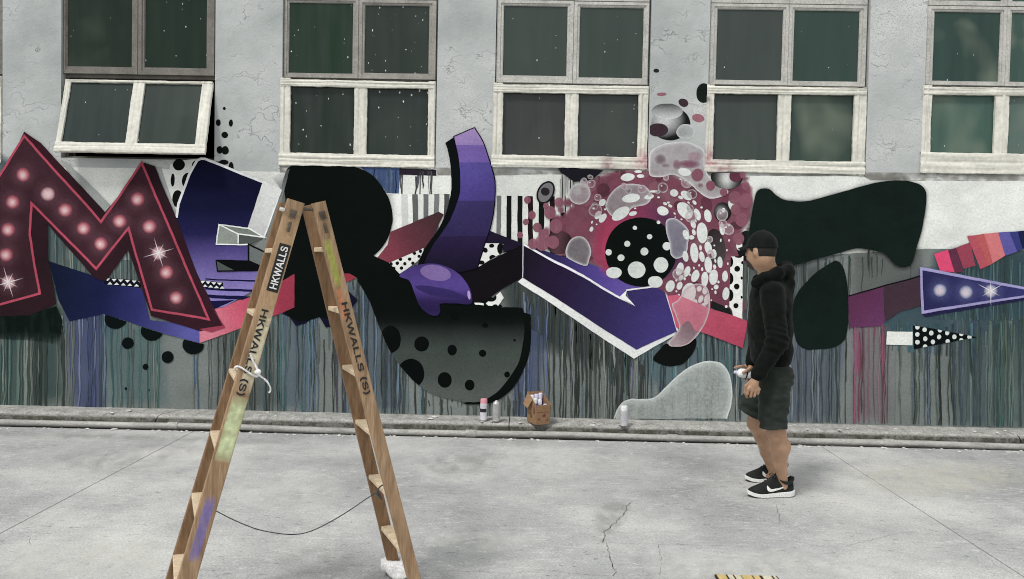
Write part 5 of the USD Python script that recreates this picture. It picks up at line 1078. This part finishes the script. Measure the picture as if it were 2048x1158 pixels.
# ------------------------------------------------------------------ yellow and black mat at the lower edge of the picture
pts = [at_z(x, y) for x, y in ((1430, 1155), (1552, 1155))]
cxm = (pts[0]+pts[1])/2; wm_ = np.linalg.norm(pts[1]-pts[0])
mat_o = thing('floor_mat', 'yellow and black patterned mat cut by the bottom edge of the picture', 'mat', tuple(cxm))
obj('base', bx(-wm_/2, wm_/2, -.30, 0, .0, .012), ink, mat_o)
mr = np.random.default_rng(5); ymat = [surf('mat_yellow', (.42, .32, .12), (.54, .42, .18), scale=30), surf('mat_cream', (.45, .42, .30), (.6, .57, .42), scale=30)]
for r_ in range(4):
    x = -wm_/2+.008
    while x < wm_/2-.02:
        w1 = mr.uniform(.015, .05); x2 = min(x+w1, wm_/2-.008)
        obj('mat_patch', bx(x, x2, -.068-.072*r_, -.006-.072*r_, .0121, .0145), ymat[int(mr.random() < .45)], mat_o); x = x2+mr.uniform(.004, .016)

# ------------------------------------------------------------------ the man
PY = 5.25
def P(px, py, dy=0.): return at_y(px, py, PY+dy)
man = thing('person', 'man in black cap, black hoodie and dark shorts facing the mural, holding a spray can', 'person', (0, 0, 0))
skin = surf('skin', (.30, .175, .105), (.41, .255, .165), scale=12, rough=.5, bump=.12, bscale=180, bdist=.001, fine=.08, fscale=90)
legskin = skin
hair_m = surf('short_dark_hair', (.005, .0045, .004), (.012, .010, .008), scale=60, rough=.7, bump=.6, bscale=300, bdist=.002)
fd = np.array([-.62, .78, .03]); fd /= np.linalg.norm(fd)                  # where the head looks
lf = np.cross([0, 0, 1.], fd); lf /= np.linalg.norm(lf); hu = np.cross(fd, lf)  # his left, head up
HC = P(1523, 503, .03)
Rh = np.stack([fd, lf, hu])
hp = lambda f, l, u: HC+fd*f+lf*l+hu*u
hipN, hipF = P(1548, 758, -.05), P(1536, 756, .14)
knN, knF = P(1553, 866, -.03), P(1512, 846, .24)
anN, anF = P(1565, 960, .10), P(1543, 934, .45)
shN, shF = P(1548, 588, -.13), P(1524, 583, .26)
elN, elF = P(1555, 684, -.19), P(1518, 684, .26)
wrN, wrF = P(1513, 754, -.20), P(1502, 727, .16)
def sides(p):
    """body under the clothes, one closed skin"""
    d = ellip(p, HC+hu*.012, (.098, .076, .112), Rh)
    d = smin(d, ellip(p, hp(.035, 0, -.055), (.062, .056, .062), Rh), .03)      # jaw
    d = smin(d, rcone(p, hp(.085, 0, -.088), hp(.06, 0, -.09), .018, .024), .02)  # chin
    d = smin(d, rcone(p, hp(.097, 0, .015), hp(.114, 0, -.022), .009, .014), .012) # nose
    d = smin(d, rcone(p, hp(.088, .035, .03), hp(.088, -.035, .03), .012, .012), .012) # brow
    d = smin(d, rcone(p, hp(.092, .018, -.05), hp(.092, -.018, -.05), .008, .008), .01) # lips
    for s in (-1, 1):
        d = smin(d, np.linalg.norm(p-hp(.083, s*.031, .012), axis=1)-.011, .006)      # eyes
        e = ellip(p, hp(-.008, s*.079, -.004), (.018, .009, .033), Rh)                # ears
        e = np.maximum(e, -(np.linalg.norm(p-hp(.0, s*.088, .002), axis=1)-.010)); d = smin(d, e, .008)
    nb = P(1541, 552, .05)
    d = smin(d, rcone(p, hp(-.025, 0, -.06), nb, .058, .066), .03)
    chest, belly, pel = P(1540, 610, .06), P(1544, 690, .05), P(1544, 748, .045)
    d = smin(d, rcone(p, chest, belly, .10, .09), .05); d = smin(d, rcone(p, belly, pel, .09, .10), .05)
    d = smin(d, rcone(p, P(1540, 562, .05), chest, .07, .11), .05)
    for sh, el, wr in ((shN, elN, wrN), (shF, elF, wrF)):
        d = smin(d, rcone(p, chest, sh, .08, .045), .03); d = smin(d, rcone(p, sh, el, .042, .036), .02)
        m_ = el+(wr-el)*.3; d = smin(d, rcone(p, el, m_, .040, .040), .02); d = smin(d, rcone(p, m_, wr, .040, .027), .02)
    for hi, kn_, an, toe in ((hipN, knN, anN, P(1508, 990, .10)), (hipF, knF, anF, P(1502, 958, .45))):
        d = smin(d, rcone(p, hi, kn_, .085, .056), .04)
        kb = np.array([.02, -.0, 0]); c1 = kn_+(an-kn_)*.28+np.array([.018, 0, 0])
        d = smin(d, rcone(p, kn_, c1, .055, .057), .03); d = smin(d, rcone(p, c1, kn_+(an-kn_)*.66, .057, .041), .03); d = smin(d, rcone(p, kn_+(an-kn_)*.66, an, .041, .034), .02)
        d = smin(d, np.linalg.norm(p-(an+np.array([.012, 0, -.040])), axis=1)-.028, .02)
        d = smin(d, rcone(p, an+np.array([0, 0, -.060]), toe+np.array([.06, 0, .022]), .024, .012), .02)
    return d
# hands: palm and five fingers each, modelled fine and closed onto the wrist
def hand_sdf(wr, palm_c, knuckles, pips, dips, tips, th, rad=.0098, prad=.016):
    def f(p):
        d = rcone(p, wr, palm_c, .027, .026)
        for k in knuckles: d = smin(d, rcone(p, palm_c, k, .020, .0125), .012)
        for k, a, b, c in zip(knuckles, pips, dips, tips):
            r = rad; fing = np.minimum(rcone(p, k, a, r*1.12, r), np.minimum(rcone(p, a, b, r, r*.92), rcone(p, b, c, r*.92, r*.82)))
            d = smin(d, fing, .004)
        t0, t1, t2, t3 = th
        d = smin(d, smin(rcone(p, t0, t1, .017, .0135), np.minimum(rcone(p, t1, t2, .0125, .011), rcone(p, t2, t3, .011, .0088)), .006), .008)
        return d
    return f
kx_ = [1496.5, 1503.5, 1510.5, 1517.2]; ky_ = [778, 780.5, 780.5, 778.5]; ln_ = [.036, .042, .039, .030]
K = [P(x, y, -.215+.006*i) for i, (x, y) in enumerate(zip(kx_, ky_))]
PI_ = [k+np.array([-.004, .004, -.9*l]) for k, l in zip(K, ln_)]
DI_ = [q+np.array([.006, .026, -.007]) for q in PI_]; TI_ = [q+np.array([.006, .016, .016]) for q in DI_]
TH = (P(1503, 764, -.195), P(1493, 772, -.175), P(1491, 785, -.165), P(1494, 794, -.155))
handN = hand_sdf(wrN, P(1507, 768, -.20), K, PI_, DI_, TI_, TH)
# the right hand holds a can lying level, forefinger on the nozzle
CA, CB = P(1469, 744, .17), P(1527, 752, .15); cax = (CB-CA)/np.linalg.norm(CB-CA); CR = .031
csd = np.cross(cax, [0, 0, 1.]); csd /= np.linalg.norm(csd); cup = np.cross(csd, cax)
if cup[2] < 0: cup = -cup
if csd[1] < 0: csd = -csd
def cp(t, a, r=1.): return CA+cax*t+(cup*math.cos(a)+csd*math.sin(a))*CR*r
Kf = [cp(.068, .55, 1.75), cp(.088, .75, 1.75), cp(.108, .85, 1.75), cp(.126, .95, 1.7)]
PIf = [cp(.038, .12, 1.45), cp(.080, 1.6, 1.42), cp(.101, 1.7, 1.42), cp(.120, 1.8, 1.40)]
DIf = [cp(.018, .02, 1.28), cp(.078, 2.35, 1.36), cp(.099, 2.4, 1.36), cp(.118, 2.5, 1.34)]
TIf = [cp(-.002, 0, .95), cp(.076, 3.0, 1.34), cp(.097, 3.05, 1.34), cp(.116, 3.1, 1.32)]
THf = (cp(.118, .1, 1.7), cp(.095, -.45, 1.55), cp(.070, -1.0, 1.40), cp(.050, -1.35, 1.33))
handF = hand_sdf(wrF, cp(.112, .45, 1.9), Kf, PIf, DIf, TIf, THf, .0092)
lo = np.array([P(1480, 700)[0]-.06, PY-.42, .02]); hi = np.array([P(1600, 700)[0]+.02, PY+.5, 1.86])
bodym = surface_nets(sides, lo, hi, .0095)
def hand_mesh(f, c): return surface_nets(f, c-np.array([.105, .10, .105]), c+np.array([.105, .10, .105]), .0034)
body = obj('body', cat([bodym, hand_mesh(handN, P(1508, 774, -.19)), hand_mesh(handF, P(1496, 738, .17))]), skin, man, smooth=True)
# hair under the cap and short beard
def hairf(p):
    d = ellip(p, HC+hu*.016, (.1025, .0805, .114), Rh)
    q = (p-HC)@Rh.T
    return np.maximum(np.maximum(d, q[:, 2]-.03), np.maximum(q[:, 0]-.045, -.052-q[:, 2]+np.clip(q[:, 0]+.04, 0, 1)*.75))
obj('hair', surface_nets(hairf, HC-.16, HC+.16, .006), hair_m, body, smooth=True)
def beardf(p):
    q = (p-HC)@Rh.T
    d = smin(ellip(p, hp(.035, 0, -.055), (.066, .0595, .066), Rh), rcone(p, hp(.086, 0, -.09), hp(.06, 0, -.09), .020, .026), .02)
    return np.maximum(np.maximum(d, q[:, 2]+.045-np.clip(.03-q[:, 0], 0, .05)*1.2), .012-q[:, 0])
obj('beard', surface_nets(beardf, HC-.17, HC+.14, .006), surf('beard', (.035, .024, .016), (.07, .048, .032), scale=60, rough=.7, bump=.5, bscale=300, bdist=.002), body, smooth=True)
# cap
cloth = lambda n, a, b, **k: surf(n, a, b, **{**dict(scale=14, rough=.9, bump=.35, bscale=260, bdist=.0015, fine=.2, fscale=200, spec=.15, sheen=.25), **k})
cap_m = cloth('black_cap_cloth', (.0035, .0045, .004), (.008, .010, .009), sheen=.06, spec=.08)
def capf(p):
    q = (p-HC)@Rh.T
    o = ellip(p, HC+hu*.022-fd*.002, (.1085, .0875, .118), Rh)
    return np.maximum(o, .022+.10*np.clip(q[:, 0]*-.25, -.02, .02)-q[:, 2])
cap_o = obj('cap', surface_nets(capf, HC-.16, HC+.17, .006), cap_m, man, smooth=True)
V = []; nb_ = 22
for i in range(nb_):
    a = -1.15+2.3*i/(nb_-1)
    for j in range(8):
        t = j/7; rad_ = 1+.0*t
        f = .105*math.cos(a)+t*.072*math.cos(a*.8)**.7; l = .085*math.sin(a)*(1-.12*t); u = .030-.022*t+.012*(1-math.cos(a))*-1.0+.01*math.cos(a)
        V.append(hp(f, l, u))
V = np.array(V); f = [[i*8+j, i*8+j+1, (i+1)*8+j] for i in range(nb_-1) for j in range(7)]+[[i*8+j+1, (i+1)*8+j+1, (i+1)*8+j] for i in range(nb_-1) for j in range(7)]
f = np.array(f); bm = trimesh.Trimesh(np.vstack([V, V-hu*.005]), np.vstack([f, f[:, ::-1]+len(V)]), process=False)
obj('brim', bm, cap_m, cap_o, smooth=True); obj('button', trimesh.creation.icosphere(2, .008).apply_translation(hp(-.002, 0, .139)), cap_m, cap_o, smooth=True)
# hoodie
hood_m = cloth('black_hoodie', (.0028, .0036, .0032), (.0065, .008, .007), sheen=.04, spec=.06)
def folds(p, seed, amp, sc):
    return amp*(meshkit.fbm(p*np.array(sc), 3, seed)-.5)
def hoodie(p):
    chest, mid, hem = P(1541, 612, .06), P(1543, 680, .05), P(1553, 742, .045)
    def ov(c, r): return ellip(p, c, r)
    d = smin(ov(P(1541, 602, .065), (.135, .20, .15)), ov(P(1540, 655, .055), (.142, .185, .17)), .06)
    d = smin(d, ov(P(1543, 706, .05), (.132, .175, .15)), .06)
    d = smin(d, ov(P(1541, 572, .06), (.095, .15, .075)), .05)
    a = smin(rcone(p, shN+np.array([-.005, .02, -.0]), elN, .078, .066), rcone(p, elN, wrN+(wrN-elN)*-.06, .066, .043), .03)
    a = smin(a, rcone(p, wrN-(wrN-elN)*.16, wrN-(wrN-elN)*.03, .047, .041), .012)
    b = smin(rcone(p, shF+np.array([0, -.02, 0]), elF, .078, .066), rcone(p, elF, wrF-(wrF-elF)*.08, .064, .043), .03)
    d = smin(smin(d, a, .022), b, .03)
    # hood lying on the neck and back
    h1 = [P(1512, 566, -.05), P(1530, 555, -.085), P(1556, 545, -.075), P(1576, 541, .0), P(1573, 534, .09), P(1545, 541, .15), P(1515, 560, .13)]
    hd = np.full(len(p), 9.)
    for q0, q1 in zip(h1[:-1], h1[1:]): hd = smin(hd, rcone(p, q0, q1, .034, .036), .02)
    hd = smin(hd, ov(P(1574, 568, .03), (.042, .10, .10)), .03)
    hd = hd+folds(p, 4, .008, (14, 14, 30))
    d = smin(d, hd, .018)
    # neck opening
    d = np.maximum(d, -rcone(p, P(1538, 556, .03), P(1524, 515, .02), .060, .085))
    z = p[:, 2]
    d = np.maximum(d, P(1553, 751)[2]+.03*(p[:, 0]-P(1553, 744)[0])-z)
    lower = np.clip((P(1540, 640)[2]-z)/.3, 0, 1)
    d = d+folds(p, 1, .020, (9, 9, 17))*(.5+.7*lower)+folds(p, 2, .007, (34, 30, 26))
    nearel = np.exp(-(np.linalg.norm(p-elN, axis=1)/.11)**2); u_ = (p-elN)@((wrN-shN)/np.linalg.norm(wrN-shN))
    d = d+nearel*.007*np.sin(u_*150+6*meshkit.noise(p*9, 3))
    hemb = np.exp(-((z-P(1553, 733)[2])/.014)**2); d = d+.004*hemb
    return d
hlo = np.array([P(1470, 700)[0], PY-.36, P(1550, 756)[2]-.06]); hhi = np.array([P(1606, 600)[0], PY+.42, P(1550, 500)[2]])
# the near cuff hangs below the hem: keep the sleeve whole by cutting only the trunk
def hoodie2(p):
    d = hoodie(p)
    a = rcone(p, elN+(wrN-elN)*.45, wrN-(wrN-elN)*.04, .055, .041)+folds(p, 5, .008, (20, 20, 40))
    b = rcone(p, elF+(wrF-elF)*.3, wrF-(wrF-elF)*.10, .060, .044)+folds(p, 5, .008, (20, 20, 40))
    return np.minimum(np.minimum(d, a), b)
hoodie_o = obj('hoodie', surface_nets(hoodie2, hlo, hhi, .0075), hood_m, man, smooth=True)
# shorts
short_m = cloth('dark_grey_shorts', (.013, .018, .015), (.026, .032, .027), sheen=.05)
def shorts(p):
    def leg(hi_, kn_, end, r0_, r1_, sw):
        ax_ = (end-hi_)/np.linalg.norm(end-hi_); t = (p-hi_)@ax_; L_ = np.linalg.norm(end-hi_)
        d = rcone(p, hi_, end+ax_*.06, r0_, r1_); w_ = np.clip(t/L_, 0, 1)
        d = d+w_*folds(p, sw, .03, (11, 11, 20))+.0045*w_*np.sin((t+.06*meshkit.noise(p*8, sw))*95+p[:, 0]*22)
        return np.maximum(d, t-L_-.012*np.sin(p[:, 0]*40+sw)*.3)
    top_ = ellip(p, P(1549, 752, .045), (.118, .165, .11))
    a = leg(hipN+np.array([0, 0, .0]), knN, P(1546.5, 855, -.045), .108, .082, 1); b = leg(hipF, knF, P(1500, 826, .19), .108, .086, 2)
    d = smin(smin(top_, a, .04), b, .05)
    d = d+folds(p, 7, .012, (10, 10, 22))+.0035*np.sin(p[:, 2]*120+9*meshkit.noise(p*7, 8))*np.clip((p[:, 0]-P(1535, 800)[0])*8, 0, 1)
    return np.maximum(d, p[:, 2]-P(1550, 730)[2])
obj('shorts', surface_nets(shorts, [P(1462, 800)[0], PY-.25, P(1550, 875)[2]], [P(1592, 750)[0], PY+.36, P(1550, 722)[2]], .0075), short_m, man, smooth=True)
obj('key_cord', tube(smooth_open(np.array([P(1580, 742, -.02), P(1577, 752, -.03), P(1571, 764, -.05), P(1568, 776, -.06)])), .0035, 6), whc, man)
# sneakers
shoe_m = cloth('black_sneaker_cloth', (.007, .0085, .008), (.018, .021, .019), rough=.75, sheen=.05); sole_m = surf('white_sole', (.55, .55, .53), (.70, .70, .68), rough=.6); out_m = surf('dark_outsole', (.02, .02, .02), (.05, .05, .05), rough=.8)
def loft(secs):
    V = np.vstack(secs); n1 = len(secs[0]); f = []
    for i in range(len(secs)-1):
        for k in range(n1):
            a, b = i*n1+k, i*n1+(k+1) % n1; f += [[a, b, a+n1], [b, b+n1, a+n1]]
    c0, c1 = len(V), len(V)+1; V = np.vstack([V, secs[0].mean(0), secs[-1].mean(0)])
    for k in range(n1): f += [[c0, (k+1) % n1, k], [c1, (len(secs)-1)*n1+k, (len(secs)-1)*n1+(k+1) % n1]]
    m = trimesh.Trimesh(V, f, process=False); m.fix_normals(); return m
def sneaker(heel, toe, label):
    heel, toe = np.array([*heel[:2], 0.]), np.array([*toe[:2], 0.]); L = np.linalg.norm(toe-heel); a = (toe-heel)/L; s = np.cross([0, 0, 1.], a)
    T = np.array([0, .02, .06, .13, .22, .32, .42, .52, .62, .72, .82, .9, .96, 1.0])
    Wd = np.interp(T, [0, .03, .12, .25, .45, .65, .75, .88, .96, 1], [.018, .027, .035, .034, .036, .046, .048, .040, .026, .008])
    top = np.interp(T, [0, .04, .10, .18, .28, .36, .45, .6, .75, .88, .96, 1], [.098, .130, .114, .104, .116, .146, .138, .108, .084, .070, .056, .036])
    zs = np.interp(T, [0, .2, .5, .8, 1], [.040, .038, .030, .026, .030]); spring = np.interp(T, [0, .05, .15, .75, .9, 1], [.007, .002, 0, 0, .006, .016])
    up_s, so_s, ou_s = [], [], []
    th = np.linspace(0, 2*np.pi, 28, endpoint=False)
    for t, w_, tp, z0, sp in zip(T, Wd, top, zs, spring):
        c = heel+a*(t*L); z1 = z0+sp-.006
        ce, se = np.cos(th), np.sin(th); sg = lambda v, e: np.sign(v)*np.abs(v)**e
        y = w_*.96*sg(ce, .8)*(1-.38*np.clip(se, 0, 1)**1.6*(1-.35*np.clip((t-.6)*3, 0, 1))); z = np.where(se >= 0, z1+(tp-z1)*np.clip(se, 0, 1)**.9, z1+.004*se)
        up_s.append(c+np.outer(y, s)+np.outer(z, ez))
        y = (w_+.005)*sg(ce, .55); z = np.where(se > 0, z0+sp, .007+sp)-.0025*np.abs(ce)**6
        so_s.append(c+np.outer(y, s)+np.outer(z, ez)); z = np.where(se > 0, .008+sp, .001+sp*.95); y = (w_+.004)*sg(ce, .55); ou_s.append(c+np.outer(y, s)+np.outer(z, ez))
    so_s[0] = so_s[0]-a*.004; so_s[-1] = so_s[-1]+a*.004
    sn = obj('sneaker', loft(up_s), shoe_m, man, smooth=60, label=label)
    obj('sole', loft(so_s), sole_m, sn, smooth=50); obj('outsole', loft(ou_s), out_m, sn, smooth=50)
    # padded collar, tongue, laces, heel tab
    cc = heel+a*(.19*L)+ez*.098; cl = [cc+a*(.056*math.cos(t))+s*(.036*math.sin(t))+ez*(.008*math.cos(t)+.038*math.cos(t)**2) for t in np.linspace(0, 2*np.pi, 30)]
    obj('collar', tube(cl, .011, 10), shoe_m, sn, smooth=True)
    obj('tongue', surface_nets(lambda p: rcone(p, heel+a*(.38*L)+ez*.120, heel+a*(.335*L)+ez*.158, .021, .017), heel+a*(.355*L)+ez*.14-.06, heel+a*(.355*L)+ez*.14+.06, .005), shoe_m, sn, smooth=True)
    obj('heel_tab', tube([heel+a*.010+ez*.105, heel+a*.002+ez*.125, heel+a*.004+ez*.138], .009, 8), sole_m if 'near' in label or 'left' in label else shoe_m, sn, smooth=True)
    for k in range(5):
        t = .40+.055*k; z = np.interp(t, T, top)+.001; w2 = .022
        obj('lace', tube(smooth_open(np.array([heel+a*((t-.015)*L)+s*w2*q+ez*(z-.006*q*q+(.002)) for q in (-1, -.5, 0, .5, 1)])), .003, 6), out_m, sn)
    kx0 = heel+a*(.41*L)+ez*.140
    for dx in ((.03, -.02), (.035, .02)): obj('lace', tube(smooth_open(np.array([kx0, kx0+a*.012+s*dx[1]*.6+ez*.014, kx0+a*dx[0]+s*dx[1]+ez*.002, kx0+a*.012+s*dx[1]*.4-ez*.002, kx0])), .0026, 6), out_m, sn)
    # curved tick on both flanks, laid on the cloth
    out = smooth_open([(.60, .052), (.56, .040), (.50, .037), (.42, .045), (.30, .058), (.12, .084)], 8); inn = smooth_open([(.12, .084), (.30, .064), (.42, .058), (.50, .054), (.56, .058), (.585, .072), (.615, .080)], 8)
    out = smooth_open([(.615, .082), (.625, .062), (.595, .046), (.53, .041), (.44, .046), (.30, .059), (.12, .086)], 8); inn = smooth_open([(.12, .086), (.30, .068), (.43, .061), (.51, .059), (.555, .063), (.58, .072), (.615, .082)], 8)
    v, f_ = triangulate(as_poly(np.vstack([out, inn])*np.array([100, 100])), .8); v = v/100.
    um = loft(up_s)
    for sg_ in (-1, 1):
        o = np.array([heel+a*(q[0]*L)+ez*q[1]+s*sg_*.2 for q in v]); loc, ri, _ = um.ray.intersects_location(o, np.tile(-s*sg_, (len(o), 1)), multiple_hits=False)
        if len(ri) < len(o)*.9: continue
        Q = np.full((len(o), 3), np.nan); Q[ri] = loc+s*sg_*.0018
        ok = ~np.isnan(Q[:, 0]); ff = np.array([t_ for t_ in f_ if ok[t_].all()]); Q[~ok] = 0
        tm = trimesh.Trimesh(Q, ff, process=False); tm.remove_unreferenced_vertices()
        if (tm.face_normals@(s*sg_)).mean() < 0: tm.invert()
        obj('tick_mark', tm, sole_m, sn, smooth=True)
sneaker(at_z(1585, 992), at_z(1495, 993), 'near left black sneaker with a white curved tick')
sneaker(at_z(1573, 963), at_z(1490, 962), 'far right black sneaker with a white curved tick')
# the can in his hand
hc = thing('spray_can', 'white spray can held level in the right hand of the man', 'spray can')
def on_axis(m): 
    v = m.vertices; m.vertices = CA+np.outer(v[:, 0], csd)+np.outer(v[:, 1], cup)+np.outer(v[:, 2], cax); m.fix_normals(); return m
obj('body', on_axis(lathe([(0, .022), (CR*.6, .022), (CR*.85, .030), (CR, .040), (CR, .185), (CR*.93, .190), (0, .190)], 28)), whc, hc, smooth=40)
obj('nozzle', on_axis(lathe([(0, -.004), (.010, -.004), (.010, .012), (.014, .014), (.014, .024), (0, .024)], 18)), paleb, hc, smooth=40)
obj('print_band', on_axis(lathe([(CR*1.003, .075), (CR*1.006, .076), (CR*1.006, .084), (CR*1.003, .085)], 28)), ink, hc, smooth=40)
